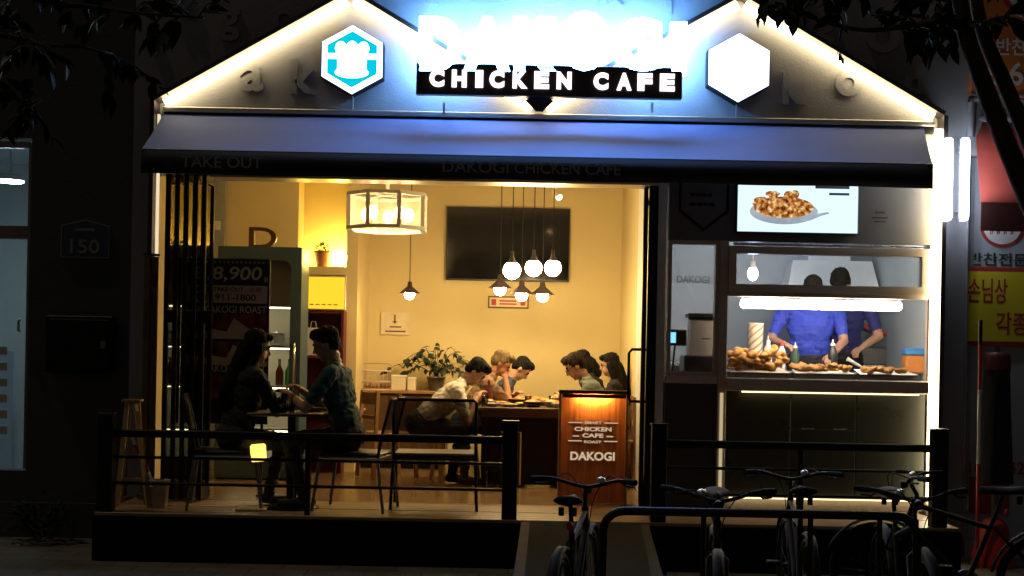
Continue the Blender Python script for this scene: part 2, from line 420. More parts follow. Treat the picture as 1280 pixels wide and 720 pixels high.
emis('letter_lit', (1.0, 0.80, 0.52), 0.55)
emis('letter_small', (1.0, 0.90, 0.95), 2.2)
emis('hex_white', (0.72, 0.84, 1.0), 3.0)
emis('hex_cyan', (0.0, 0.62, 0.82), 1.0)
emis('bulb_warm', (1.0, 0.71, 0.33), 140.0)
emis('led_faint', (1.0, 0.80, 0.45), 0.5)
mat('shirt_tan', (0.22, 0.14, 0.08), 0.85, var=0.1, bump=0.3, bscale=18)
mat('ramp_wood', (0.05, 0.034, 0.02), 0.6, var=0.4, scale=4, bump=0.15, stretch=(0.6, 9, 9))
emis('led_side', (1.0, 0.82, 0.52), 0.9)
emis('bulb_soft', (1.0, 0.66, 0.30), 45.0)
emis('niche_glow', (1.0, 0.70, 0.14), 110.0)
emis('lightbox_yellow', (1.0, 0.66, 0.03), 1.1)
emis('tube_warmwhite', (1.0, 0.84, 0.66), 55.0)
emis('added_kitchen_tube', (0.72, 0.86, 1.0), 34.0)  # for the unseen lamp added above the cooks
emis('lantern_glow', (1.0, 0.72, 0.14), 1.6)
emis('tube_cool', (0.74, 0.83, 1.0), 26.0)
emis('bulb_cool', (0.50, 0.58, 1.0), 30.0)
emis('office_lamp', (0.70, 0.97, 1.0), 75.0)
emis('screen_white', (0.66, 0.86, 1.0), 1.25)
emis('screen_blue', (0.15, 0.45, 1.0), 2.0)
emis('fridge_light', (1.0, 0.85, 0.5), 7.0)
emis('sign_lamp', (1.0, 0.58, 0.14), 150.0)
ramp_mat('screen_food', [(0.34, (0.05, 0.008, 0.0)), (0.48, (0.42, 0.12, 0.02)), (0.58, (0.75, 0.42, 0.12)), (0.68, (0.95, 0.85, 0.6))], 30, bump=0, emit=0.9, detail=8)
ramp_mat('screen_pan', [(0.3, (0.28, 0.34, 0.40)), (0.7, (0.55, 0.62, 0.70))], 6, bump=0, emit=0.8)

# ------------------------------------------------------------------ ground and terrace
FL = 0.35                                   # terrace and dining floor above the pavement
g = B(-45, 45, -40, 30, -0.3, 0.0).build('pavement', 'paving'); struct(g)

deck = B(-2.97, 3.24, 0.02, 0.995, 0.004, 0.318).build('terrace_deck', 'fascia_black', org=Vector((0, 0, 0.004))); struct(deck)
B(-2.99, 0.07, -0.012, 0.018, 0.006, 0.322).build('fascia_board', 'fascia_black', deck)
B(1.015, 3.25, -0.012, 0.018, 0.006, 0.322).build('fascia_board', 'fascia_black', deck)
y = 0.0; k = 0
while y < 0.97:
    y1 = min(y + 0.112, 0.985)
    MB().box(-2.98 + 0.003 * (k % 3), 3.245, y + 0.002, y1, 0.324, FL - 0.0008 * (k % 4), b=0.003).build('plank', 'deck_wood', deck)
    y += 0.118; k += 1
# ramp up to the doorway, with its rubber mat
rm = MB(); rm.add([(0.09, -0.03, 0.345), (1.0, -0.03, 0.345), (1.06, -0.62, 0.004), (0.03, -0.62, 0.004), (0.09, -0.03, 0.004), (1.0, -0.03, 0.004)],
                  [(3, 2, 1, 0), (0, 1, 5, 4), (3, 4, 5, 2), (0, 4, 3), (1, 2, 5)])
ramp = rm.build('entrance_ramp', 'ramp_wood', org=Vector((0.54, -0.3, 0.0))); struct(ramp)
mm = MB(); 
def rp_(x, t): return (x, -0.03 - 0.59 * t, 0.345 - 0.341 * t)
mv = [rp_(0.15, 0.03), rp_(0.94, 0.03), rp_(0.97, 0.93), rp_(0.11, 0.93)]
mm.add([(x, y - 0.006, z + 0.012) for x, y, z in mv] + [(x, y, z + 0.001) for x, y, z in mv], [(3, 2, 1, 0), (0, 1, 5, 4), (1, 2, 6, 5), (2, 3, 7, 6), (3, 0, 4, 7)])
tag(mm.build('door_mat', 'mat_rubber', org=Vector((0.4, -0.3, 0.18))), 'dark ribbed rubber mat on the ramp to the doorway', 'mat')

def railing(x0, x1, mids, label):
    t = thing('terrace_railing', label, 'railing', ((x0 + x1) / 2, 0.06, FL))
    for x in (x0, x1):
        B(x - 0.055, x + 0.055, 0.012, 0.112, FL + 0.001, 1.05, b=0.004).build('post', 'black_metal', t)
        B(x - 0.063, x + 0.063, 0.004, 0.12, 1.0505, 1.062, b=0.003).build('post_cap', 'black_metal', t)
    for x in mids: B(x - 0.02, x + 0.02, 0.040, 0.08, FL + 0.001, 0.889, b=0.003).build('post', 'black_metal', t)
    B(x0 + 0.056, x1 - 0.056, 0.035, 0.09, 0.89, 0.945, b=0.006).build('rail', 'black_metal', t)
    ss = [x0 + 0.056] + [m for m in mids] + [x1 - 0.056]
    for z in (0.745, 0.557):
        for a, b_ in zip(ss[:-1], ss[1:]):
            MB().tube([(a + (0.021 if a in mids else 0), 0.06, z), (b_ - (0.021 if b_ in mids else 0), 0.06, z)], 0.0115, 8).build('rail', 'black_metal', t)
    return t
railing(-2.92, 0.0, [-1.46], 'black steel railing in front of the seated couple, left of the ramp')
railing(1.075, 3.10, [2.1], 'black steel railing in front of the serving counter, right of the ramp')

# ------------------------------------------------------------------ cafe building
FY = 1.0
EZ, VX = 3.485, 0.176
bld = thing('cafe_building', 'grey cafe building with two brightly lit gables above a wide blue awning', 'building', (0.25, 1.1, 0.0))
HZ = 2.93                                     # underside of the header
fw = MB(); fw.box(-3.05, 3.62, FY, FY + 0.16, HZ, 6.4)
fw.box(-3.05, -2.885, FY, FY + 0.16, 0.0, HZ); fw.box(3.40, 3.62, FY, FY + 0.16, 0.0, HZ)
facade = fw.build('facade_wall', 'facade_grey', bld)
MB().lathe((3.62, FY + 0.17, 0), [(0.165, 3.2), (0.165, 6.4)], 20).build('corner_column', 'facade_grey', bld)
def wall_letter(ch, px, py, hpx, y=FY):
    p = W(px, py, y); h = hpx / 156.9
    text(('w', ch), 'letter', p.x, p.z, y - 0.021, None, h, 'facade_grey', facade, 0.020)
for ch, px, py, h in [('a', 315, 97, 36), ('k', 379, 96, 44), ('k', 992, 111, 40), ('o', 1060, 105, 32), ('o', 356, 26, 34), ('g', 287, 32, 40), ('d', 535, -14, 40),
                      ('o', 690, -12, 38), ('k', 765, -12, 40), ('i', 835, -2, 40), ('k', 233, 6, 36), ('g', 1030, 42, 40), ('o', 1103, 46, 42), ('d', 1142, 100, 36), ('a', 1000, -10, 36), ('i', 195, 55, 30)]:
    wall_letter(ch, px, py, h)

def gable(xa, xm, xb, zm, za, zb, outer):
    """dark metal edge of one gable with the light strips under it"""
    f = MB(); Y0, Y1 = 0.84, FY - 0.002; th = 0.035
    pts = [(xa, za), (xm, zm), (xb, zb)]
    up = []
    for (a, b_) in ((0, 1), (1, 2)):
        dx, dz = pts[b_][0] - pts[a][0], pts[b_][1] - pts[a][1]; L = math.hypot(dx, dz); up.append((-dz / L * th, dx / L * th))
    mid = (xm, zm + th / math.cos(math.atan2(zm - za, xm - xa)))
    poly = [pts[0], pts[1], pts[2], (pts[2][0] + up[1][0], pts[2][1] + up[1][1]), mid, (pts[0][0] + up[0][0], pts[0][1] + up[0][1])]
    poly = poly[::-1]
    f.prism(poly, Y0, Y1)
    if outer < 0: f.box(xa - th, xa, Y0, Y1, FL + 0.004, za - 0.001)
    else: f.box(xb, xb + th, Y0, Y1, FL + 0.004, zb - 0.001)
    o = f.build('gable_edge', 'dark_frame', bld)
    for i, (a, b_) in enumerate(((0, 1), (1, 2))):
        A = Vector((pts[a][0], 0.93, pts[a][1])); Bv = Vector((pts[b_][0], 0.93, pts[b_][1]))
        d = (Bv - A).normalized(); nrm = Vector((d.z, 0, -d.x))
        A2 = A + d * 0.05 + nrm * 0.022; B2 = Bv - d * 0.05 + nrm * 0.022
        MB().bar(A2 + nrm * 0.014, B2 + nrm * 0.014, 0.045, 0.060, up=nrm).build('light_strip', 'led_warm', o)
    xs = xa + 0.02 if outer < 0 else xb - 0.02
    wst = 0.008 if outer < 0 else 0.018
    MB().box(xs - wst, xs + wst, 0.89, 0.93, FL + 0.1, EZ - 0.1).build('light_strip', 'led_side' if outer < 0 else 'led_white', o)
    return o
gable(-2.843, -1.33, VX, 4.366, EZ, EZ + 0.01, -1)
gable(VX + 0.002, 1.759, 3.352, 4.395, EZ + 0.01, EZ, 1)
MB().prism([(VX - 0.11, EZ + 0.045), (VX - 0.03, EZ - 0.035), (VX + 0.03, EZ - 0.035), (VX + 0.11, EZ + 0.045), (VX, EZ + 0.11)], 0.80, 0.835).build('valley_bracket', 'dark_frame', bld)
B(-2.80, 3.31, 0.925, FY - 0.003, 3.415, 3.455, b=0.006).build('pelmet', 'pelmet_metal', bld)
B(-2.80, 3.31, 0.952, FY - 0.003, 3.36, 3.4145).build('awning_housing', 'black_metal', bld)
for px in (555, 815):
    MB().tube([W(px, 129, 0.80), W(px, 140, 0.94)], 0.012, 8).build('sign_stay', 'pelmet_metal', bld)

# awning
aw = thing('awning', 'long plain blue grey fabric awning with a black valance over the open front', 'awning', (0.2, 0.7, 2.9))
ZT, ZF, ZB = 3.398, 3.04, 2.853
am = MB(); nx, ny = 40, 8; vs = []
for j in range(ny + 1):
    t = j / ny
    for i in range(nx + 1):
        s_ = i / nx
        xa = -2.80 + (-2.82 + 2.80) * t; xb = 3.23 + (3.14 - 3.23) * t
        sag = -0.02 * math.sin(math.pi * t) * (0.6 + 0.4 * math.sin(s_ * 21))
        vs.append((xa + (xb - xa) * s_, 0.945 - 0.495 * t, ZT + (ZF - ZT) * t + sag))
fs = [(j * (nx + 1) + i, (j + 1) * (nx + 1) + i, (j + 1) * (nx + 1) + i + 1, j * (nx + 1) + i + 1) for j in range(ny) for i in range(nx)]
am.add(vs, fs, True); am.build('canopy', 'awning_cloth', aw)
MB().box(-2.825, 3.145, 0.437, 0.463, ZF - 0.016, ZF - 0.002, b=0.004).build('front_bar', 'black_metal', aw)
vm = MB(); vs = []; n = 120
for i in range(n + 1):
    s_ = i / n; x = -2.82 + 5.96 * s_; yy = 0.431 + 0.001 * math.sin(s_ * 70)
    vs += [(x, yy, ZF - 0.012), (x, yy - 0.001 + 0.003 * math.sin(s_ * 43), ZB + 0.003 * math.sin(s_ * 30))]
vm.add(vs, [(2 * i, 2 * i + 1, 2 * i + 3, 2 * i + 2) for i in range(n)], True)
val = vm.build('valance', 'valance_cloth', aw)
so = val.modifiers.new('thickness', 'SOLIDIFY'); so.thickness = 0.004
def vtext(key, p0, p1, y0, y1):
    a, b_ = W(p0, y1, 0.42), W(p1, y0, 0.42)
    text(key, 'lettering', (a.x + b_.x) / 2, 2.945, 0.4195, b_.x - a.x, 0.085, 'valance_print', val, 0.003)
vtext('TAKE OUT', 226, 328, 196, 210); vtext('DAKOGI', 553, 636, 200, 216); vtext('CHICKEN CAFE', 643, 776, 202, 216)
for s_ in (-1, 1):
    x = -2.79 if s_ < 0 else 3.12
    MB().tube([(x, 0.93, 3.33), (x, 0.70, 3.10), (x, 0.47, ZF - 0.03)], 0.014, 8).build('folding_arm', 'black_metal', aw)

# main sign: glowing letters, dark strip with small letters below
sg = thing('shop_sign', 'glowing blue white letters above a dark strip with smaller white letters', 'sign', (0.25, 0.8, 3.5))
for ch, x0, x1 in zip('DAKOGI', (522, 576, 640, 698, 766, 838), (578, 642, 702, 764, 830, 860)):
    a, b_ = W(x0, 92, 0.70), W(x1, 20, 0.70)
    top = {'O': 12, 'G': 20, 'I': 26}.get(ch, 19)
    zc0, zc1 = WZ((x0 + x1) / 2, 90, 0.70), WZ((x0 + x1) / 2, top, 0.70)
    text(('L', ch), 'letter', (a.x + b_.x) / 2, (zc0 + zc1) / 2, 0.72, (b_.x - a.x) * 0.98, zc1 - zc0, 'letter_glow', sg, 0.12)
pa, pb = W(520, 109, 0.72), W(853, 109, 0.72)
strip = B(pa.x, pb.x, 0.72, 0.79, 3.548, 3.792, b=0.006).build('sign_strip', 'dark_frame', sg)
cxs = [546, 574, 599, 621, 650, 677, 705, 751, 780, 806, 834]
for ch, px in zip('CHICKENCAFE', cxs):
    p = W(px, 107 + (px - 690) * 0.012, 0.72); wd = 0.06 if ch == 'I' else 0.115
    text(('L', ch), 'letter', p.x, 3.672, 0.708, wd, 0.135, 'letter_small', sg, 0.011)

def hexpoly(cx, cz, w, h, k=1.0): return [(cx, cz - h / 2 * k), (cx + w / 2 * k, cz - h / 4 * k), (cx + w / 2 * k, cz + h / 4 * k), (cx, cz + h / 2 * k), (cx - w / 2 * k, cz + h / 4 * k), (cx - w / 2 * k, cz - h / 4 * k)]
def disc(cx, cz, rx, rz, n=20): return [(cx + rx * math.cos(2 * math.pi * k / n), cz + rz * math.sin(2 * math.pi * k / n)) for k in range(n)]
def hexsign(px, py, logo, label):
    p = W(px, py, 0.86); t = thing('hexagon_sign', label, 'sign', (p.x, 0.9, p.z)); w, h = 0.475, 0.54
    MB().prism(hexpoly(p.x, p.z, w + 0.015, h + 0.017), 0.885, FY - 0.004).build('sign_box', 'black_metal', t)
    MB().prism(hexpoly(p.x, p.z, w, h), 0.868, 0.884).build('sign_face', 'hex_white', t)
    if logo:
        MB().prism(hexpoly(p.x, p.z, w, h, 0.82), 0.864, 0.867).build('emblem_ground', 'hex_cyan', t)
        m = MB(); y0, y1 = 0.858, 0.863
        for dx, dz in ((-0.088, 0.085), (0.0, 0.09), (0.088, 0.085)): m.prism(disc(p.x + dx, p.z + dz, 0.047, 0.055), y0, y1)
        m.prism([(p.x - 0.19, p.z - 0.0), (p.x + 0.19, p.z - 0.0), (p.x + 0.19, p.z + 0.045), (p.x - 0.19, p.z + 0.045)], y0 - 0.001, y1)
        m.prism([(p.x - 0.115, p.z - 0.10), (p.x + 0.115, p.z - 0.10), (p.x + 0.115, p.z + 0.08), (p.x - 0.115, p.z + 0.08)], y0 - 0.002, y1)
        m.prism(disc(p.x, p.z - 0.105, 0.135, 0.045), y0 - 0.003, y1)
        m.build('emblem', 'hex_white', t)
    MB().tube([(p.x, 0.95, p.z - h / 2 - 0.005), (p.x, 0.96, 3.456)], 0.006, 6).build('cable', 'pipe_grey', t)
hexsign(440, 74, True, 'left hexagon sign with a white emblem on cyan, under the left gable')
hexsign(924, 84, False, 'plain white lit hexagon sign under the right gable')

# pair of fluorescent tubes on the right pier
for px, lb in ((1186, 'white fluorescent tube on the right pier, the one nearer the awning'), (1207, 'white fluorescent tube on the right pier, the one nearer the orange sign')):
    a, b_ = W(px, 173, 0.80), W(px - 1, 275, 0.80); x = a.x
    t = thing('tube_lamp', lb, 'lamp', (x, 0.80, b_.z), 'tubes on the pier')
    B(x - 0.022, x + 0.022, 0.835, 0.87, b_.z - 0.01, a.z + 0.01).build('holder', 'pipe_grey', t)
    for zz in (b_.z + 0.08, a.z - 0.08): MB().tube([(x, 0.87, zz), (x, FY - 0.001, zz)], 0.012, 8).build('arm', 'pipe_grey', t)
    MB().tube([(x, 0.80, b_.z), (x, 0.80, b_.z + 0.02), (x, 0.80, a.z - 0.02), (x, 0.80, a.z)], [0.024, 0.034, 0.034, 0.024], 14).build('tube', 'tube_cool', t)
# ------------------------------------------------------------------ dining room shell
BY = 4.6
o = B(-3.2, 1.16, FY + 0.0, BY + 0.12, 0.02, FL - 0.002).build('floor', 'wood_floor'); struct(o)
o = B(-3.2, 3.6, FY + 0.165, BY + 0.12, 3.42, 3.52).build('ceiling', 'ceiling_paint'); struct(o)
o = B(-1.60, 1.16, BY, BY + 0.12, FL, 3.42).build('back_wall', 'cream_wall'); struct(o)
o = B(1.16, 1.235, FY + 0.165, BY + 0.12, FL, 3.42).build('partition_wall', 'cream_wall'); struct(o)
o = B(-3.2, -3.05, FY + 0.165, 3.6, FL, 3.42).build('side_wall', 'cream_wall'); struct(o)
# nearer wall on the left with the lit recess
LY = 3.6
nx0, nx1 = WX(373, 280, LY), WX(434, 280, LY); nz0, nz1 = WZ(402, 333, LY), 3.30
lx0, lx1 = WX(382, 366, LY), WX(433, 366, LY); lz0, lz1 = WZ(407, 388, LY), WZ(407, 345, LY)
cx0, cx1 = WX(378, 420, LY), WX(433, 420, LY)
XR = WX(446, 400, LY)
lw = MB()
lw.box(-3.05, nx0, LY, LY + 0.35, FL, 3.42)
lw.box(nx1, XR, LY, LY + 0.35, FL, 3.42)
lw.box(nx0, nx1, LY, LY + 0.35, nz1, 3.42)
lw.box(nx0, nx1, LY, LY + 0.35, lz1 + 0.012, nz0)
lw.box(nx0, nx1, LY + 0.33, LY + 0.35, nz0, nz1)
lw.box(nx0, nx1, LY + 0.33, LY + 0.35, FL, lz1)
lw.box(XR - 0.12, XR, LY + 0.35, BY + 0.12, FL, 3.42)
o = lw.build('recess_wall', 'cream_block'); struct(o)
# soft globe lamps standing in the recess
for px, r, lb in ((424, 0.078, 'round glowing yellow lamp standing in the wall recess, right of the pot'), (379, 0.04, 'small glowing yellow lamp in the left corner of the wall recess')):
    p = W(px, 330, LY + 0.16); t = thing('recess_lamp', lb, 'lamp', (p.x, LY + 0.16, nz0))
    MB().lathe((p.x, LY + 0.16, nz0 + 0.001), [(r * 0.6, 0), (r * 0.6, 0.012), (r * 0.4, 0.02)], 16).build('base', 'bronze', t)
    MB().ell((p.x, LY + 0.16, nz0 + 0.02 + r), r, 16, 10).build('globe', 'niche_glow', t)
p = W(403, 331, LY + 0.10)
t = thing('potted_plant', 'small dark plant in a brown pot inside the lit wall recess', 'plant', (p.x, LY + 0.10, nz0))
MB().lathe((p.x, LY + 0.10, nz0 + 0.001), [(0.055, 0), (0.085, 0.14), (0.092, 0.14), (0.092, 0.16), (0.08, 0.16), (0.078, 0.145)], 18).build('pot', 'terracotta', t)
fm = MB(); rr = random.Random(3)
for k in range(90):
    a = rr.uniform(0, 6.28); q = rr.random() ** 0.5 * 0.1; c = Vector((p.x + q * math.cos(a), LY + 0.10 + q * math.sin(a), nz0 + 0.16 + rr.uniform(0, 0.09) * (1.2 - q * 5)))
    d = Vector((math.cos(a), math.sin(a), rr.uniform(0.1, 1))).normalized() * 0.035; u = d.cross(Vector((0, 0, 1))).normalized() * 0.014
    fm.add([c - u, c - u * 0.2 + d * 0.5, c + d, c + u], [(0, 1, 2, 3)])
stuff(fm.build('foliage', 'leaf_dark', t))
# glowing menu box and the red cabinet under it
mbx = thing('menu_lightbox', 'small glowing yellow light box under the wall recess', 'light box', ((lx0 + lx1) / 2, LY, lz0))
B(lx0, lx1, LY - 0.045, LY + 0.30, lz0, lz1, b=0.006).build('case', 'bronze', mbx)
B(lx0 + 0.012, lx1 - 0.012, LY - 0.051, LY - 0.046, lz0 + 0.014, lz1 - 0.014).build('lit_face', 'lightbox_yellow', mbx)
tm = MB()
for i in range(5): tm.box(lx0 + 0.05 + 0.06 * i, lx0 + 0.09 + 0.06 * i, LY - 0.0535, LY - 0.0515, lz0 + 0.05, lz0 + 0.062)
tm.build('print', 'gold_paper', mbx)
cab = thing('red_cabinet', 'dark red open cabinet below the glowing yellow light box', 'cabinet', ((cx0 + cx1) / 2, LY - 0.1, FL))
zc = lz0 - 0.012
B(cx0, cx0 + 0.025, LY - 0.22, LY - 0.003, FL, zc).build('side_panel', 'maroon', cab)
B(cx1 - 0.025, cx1, LY - 0.22, LY - 0.003, FL, zc).build('side_panel', 'maroon', cab)
B(cx0 + 0.026, cx1 - 0.026, LY - 0.02, LY - 0.004, FL, zc).build('back_panel', 'maroon', cab)
for z in (FL + 0.35, FL + 0.72, WZ(400, 448, LY), zc - 0.025): B(cx0 + 0.026, cx1 - 0.026, LY - 0.215, LY - 0.021, z, z + 0.022).build('shelf', 'maroon', cab)
zs = WZ(400, 448, LY) + 0.0225
t = thing('paper_bag', 'white paper bag with string handles on the red cabinet shelf', 'bag', (WX(392, 430, LY - 0.12), LY - 0.12, zs))
xb = WX(392, 430, LY - 0.12)
B(xb - 0.075, xb + 0.075, LY - 0.17, LY - 0.07, zs, zs + 0.28, b=0.01).build('body', 'paper_white', t)
MB().tube([(xb - 0.03, LY - 0.15, zs + 0.28), (xb - 0.02, LY - 0.15, zs + 0.34), (xb + 0.02, LY - 0.15, zs + 0.34), (xb + 0.03, LY - 0.15, zs + 0.28)], 0.004, 6).build('handle', 'paper_white', t)
for i, (dx, hh, m_) in enumerate(((0.09, 0.2, 'bottle_brown'), (0.16, 0.24, 'maroon'))):
    x = xb + 0.04 + dx
    tag(MB().lathe((x, LY - 0.12, zs), [(0.03, 0.001), (0.032, 0.01), (0.032, hh * 0.6), (0.012, hh * 0.8), (0.012, hh), (0.014, hh + 0.01), (0, hh + 0.01)], 14).build('bottle', m_, org=Vector((x, LY - 0.12, zs))),
        ['short brown bottle beside the white paper bag in the red cabinet', 'taller dark red bottle at the right end of the red cabinet'][i], 'bottle')
B(-3.045, WX(283, 260, LY) , LY - 0.06, LY - 0.004, FL, 3.40).build('door_jamb', 'pipe_grey', o)
p = W(272, 282, LY - 0.06); sw = thing('light_switch', 'small white switch plate on the grey jamb at far left', 'switch', (p.x, LY - 0.065, p.z))
B(p.x - 0.03, p.x + 0.03, LY - 0.070, LY - 0.061, p.z - 0.045, p.z + 0.045, b=0.004).build('plate', 'plastic_white', sw)
B(p.x - 0.012, p.x + 0.012, LY - 0.075, LY - 0.0705, p.z - 0.02, p.z + 0.02).build('rocker', 'plastic_white', sw)

# showcase fridge, teal, with lit shelves; wooden D on top
FRY = 2.6
fx0, fx1 = WX(271, 400, FRY), WX(376, 400, FRY); ft = WZ(325, 308, FRY)
fr = thing('showcase_fridge', 'tall teal fridge with a rounded glass door, behind the black poster', 'fridge', ((fx0 + fx1) / 2, FRY + 0.3, FL))
fb = MB(); D1 = FRY + 0.42
fb.box(fx0, fx0 + 0.03, FRY + 0.05, D1, FL + 0.003, ft); fb.box(fx1 - 0.03, fx1, FRY + 0.05, D1, FL + 0.003, ft)
fb.box(fx0 + 0.03, fx1 - 0.03, FRY + 0.05, D1, ft - 0.03, ft); fb.box(fx0 + 0.03, fx1 - 0.03, D1 - 0.03, D1, FL + 0.003, ft - 0.03); fb.box(fx0 + 0.03, fx1 - 0.03, FRY + 0.05, D1 - 0.03, FL + 0.003, FL + 0.15)
fb.build('body', 'fridge_teal', fr)
B(fx0 + 0.032, fx1 - 0.032, D1 - 0.036, D1 - 0.031, FL + 0.155, ft - 0.032).build('lining', 'fridge_inside', fr)
# door frame with rounded opening
def round_rect(x0, x1, z0, z1, r, n=5):
    P = []
    for (cx, cz, a0) in ((x1 - r, z0 + r, -90), (x1 - r, z1 - r, 0), (x0 + r, z1 - r, 90), (x0 + r, z0 + r, 180)):
        for k in range(n + 1): a = rad(a0 + 90 * k / n); P.append((cx + r * math.cos(a), cz + r * math.sin(a)))
    return P
def frame_plate(mb, outer, inner, y0, y1):
    n = len(outer); V = [(x, y0, z) for x, z in outer] + [(x, y0, z) for x, z in inner] + [(x, y1, z) for x, z in outer] + [(x, y1, z) for x, z in inner]
    F = []
    for k in range(n):
        j = (k + 1) % n
        F += [(k, j, n + j, n + k), (2 * n + j, 2 * n + k, 3 * n + k, 3 * n + j), (k, 2 * n + k, 2 * n + j, j), (n + j, 3 * n + j, 3 * n + k, n + k)]
    mb.add(V, F)
fo = round_rect(fx0, fx1, FL + 0.02, ft - 0.002, 0.012); fi = round_rect(fx0 + 0.09, fx1 - 0.10, FL + 0.2, ft - 0.125, 0.07)
dm = MB(); frame_plate(dm, fo, fi, FRY, FRY + 0.045); dr = dm.build('door', 'fridge_teal', fr)
MB().prism(round_rect(fx0 + 0.088, fx1 - 0.098, FL + 0.198, ft - 0.123, 0.07), FRY + 0.02, FRY + 0.026).build('pane', 'pane_clear', dr)
hx = fx1 - 0.05
MB().tube([(hx, FRY, 1.62), (hx, FRY - 0.035, 1.60), (hx, FRY - 0.035, 1.22), (hx, FRY, 1.20)], 0.011, 8).build('handle', 'chrome', dr)
for z in (FL + 0.45, FL + 0.85, FL + 1.22, FL + 1.6):
    s_ = B(fx0 + 0.032, fx1 - 0.032, FRY + 0.1, D1 - 0.037, z, z + 0.018).build('shelf', 'fridge_inside', fr)
    B(fx0 + 0.05, fx1 - 0.05, FRY + 0.12, FRY + 0.15, z - 0.012, z - 0.001).build('shelf_light', 'fridge_light', s_)
for i, (px, z, m_, lb) in enumerate(((362, FL + 0.85, 'bottle_green', 'green glass bottle on the middle fridge shelf'), (350, FL + 0.85, 'bottle_brown', 'brown bottle beside the green one on the middle fridge shelf'),
                                     (345, FL + 1.22, 'steel', 'round steel pot on the upper fridge shelf'))):
    x = WX(px, 430, FRY + 0.25); z = z + 0.0185; c = Vector((x, FRY + 0.25, z))
    if i < 2: mb_ = MB().lathe(c, [(0.033, 0.001), (0.036, 0.01), (0.036, 0.13), (0.013, 0.19), (0.013, 0.25), (0, 0.25)], 14); nm = 'bottle'
    else: mb_ = MB().lathe(c, [(0.07, 0.001), (0.08, 0.02), (0.08, 0.11), (0.086, 0.115), (0.02, 0.135), (0.02, 0.15), (0, 0.15)], 18); nm = 'pot'
    tag(mb_.build(nm, m_, org=c), lb, nm)
p = W(328, 308, FRY + 0.2); zd = ft + 0.001; hD = WZ(328, 284, FRY + 0.2) - ft
t = text('D', 'wooden_letter', p.x, zd + hD / 2, FRY + 0.2, 0.26, hD, 'walnut', None, 0.06); tag(t, 'brown wooden letter D standing on top of the teal fridge', 'letter')

# TV, notices on the back wall
a, b_ = W(557, 350, BY - 0.05), W(713, 261, BY - 0.05)
tv = thing('television', 'large black flat television switched off on the ochre wall', 'television', ((a.x + b_.x) / 2, BY - 0.03, a.z))
B(a.x, b_.x, BY - 0.055, BY - 0.02, a.z, b_.z, b=0.004).build('housing', 'plastic_dark', tv)
B(a.x + 0.012, b_.x - 0.012, BY - 0.059, BY - 0.0555, a.z + 0.018, b_.z - 0.012).build('screen', 'tv_black', tv)
B((a.x + b_.x) / 2 - 0.2, (a.x + b_.x) / 2 + 0.2, BY - 0.0195, BY - 0.001, a.z + 0.2, b_.z - 0.2).build('bracket', 'black_metal', tv)
def notice(name, x0, y0, x1, y1, frame, face, lines, label, cat, ink='ink_brown', Y=BY):
    a, b_ = W(x0, y1, Y), W(x1, y0, Y); w, h = b_.x - a.x, b_.z - a.z
    t = thing(name, label, cat, (a.x + w / 2, Y - 0.01, a.z))
    m = MB(); frame_plate(m, [(a.x, a.z), (b_.x, a.z), (b_.x, b_.z), (a.x, b_.z)], [(a.x + 0.014, a.z + 0.014), (b_.x - 0.014, a.z + 0.014), (b_.x - 0.014, b_.z - 0.014), (a.x + 0.014, b_.z - 0.014)], Y - 0.022, Y - 0.002)
    m.build('frame', frame, t)
    B(a.x + 0.0142, b_.x - 0.0142, Y - 0.012, Y - 0.003, a.z + 0.0142, b_.z - 0.0142).build('sheet', face, t)
    m = MB()
    for (u0, u1, v0, v1) in lines: m.box(a.x + w * u0, a.x + w * u1, Y - 0.0145, Y - 0.0125, a.z + h * v0, a.z + h * v1)
    if lines: m.build('print', ink, t)
    return t
notice('framed_notice', 476, 391, 513, 418, 'paper_cream', 'paper_cream', [(0.45, 0.5, 0.5, 0.9), (0.4, 0.55, 0.55, 0.6), (0.3, 0.7, 0.32, 0.38), (0.15, 0.85, 0.12, 0.18)], 'pale framed notice on the ochre wall above the wire basket', 'notice')
notice('wall_plate', 610, 371, 661, 385, 'ink_brown', 'paper_cream', [(0.08, 0.2, 0.25, 0.75), (0.28, 0.7, 0.55, 0.68), (0.28, 0.7, 0.3, 0.42), (0.8, 0.92, 0.25, 0.75)], 'narrow brown framed plate on the wall under the television', 'notice', 'ink_red')
notice('small_poster', 443, 363, 452, 390, 'ink_brown', 'paper_white', [(0.2, 0.8, 0.3, 0.8)], 'narrow dark framed poster at the corner beside the recess wall', 'poster', 'ink_brown')

# ------------------------------------------------------------------ hanging lamps
CZ = 3.42
lp = W(484, 266, 2.2); LX, LYY = lp.x, 2.2
z0, z1 = WZ(484, 289, 2.2), WZ(484, 243, 2.2); R8 = 0.375
dl = thing('drum_lamp', 'large cream eight sided hanging lamp with frosted panels near the top', 'lamp', (LX, LYY, z0))
def octp(r, k): a = rad(22.5 + 45 * k); return (LX + r * math.cos(a), LYY + r * math.sin(a))
def ring8(mb, r0, r1, za, zb):
    V = []
    for r in (r0, r1):
        for z in (za, zb): V += [(*octp(r, k), z) for k in range(8)]
    F = []
    for k in range(8):
        j = (k + 1) % 8
        F += [(k + 16, j + 16, j + 24, k + 24), (j, k, k + 8, j + 8), (k + 8, k + 24, j + 24, j + 8), (k, j, j + 16, k + 16)]
    mb.add(V, F); return mb
ring8(MB(), R8 - 0.05, R8, z1 - 0.03, z1).build('top_ring', 'paper_white', dl)
ring8(MB(), R8 - 0.05, R8, z0, z0 + 0.03).build('bottom_ring', 'paper_white', dl)
for k in range(8):
    x, y_ = octp(R8 - 0.022, k)
    MB().box(x - 0.018, x + 0.018, y_ - 0.018, y_ + 0.018, z0 + 0.0305, z1 - 0.0305).build('upright', 'paper_white', dl)
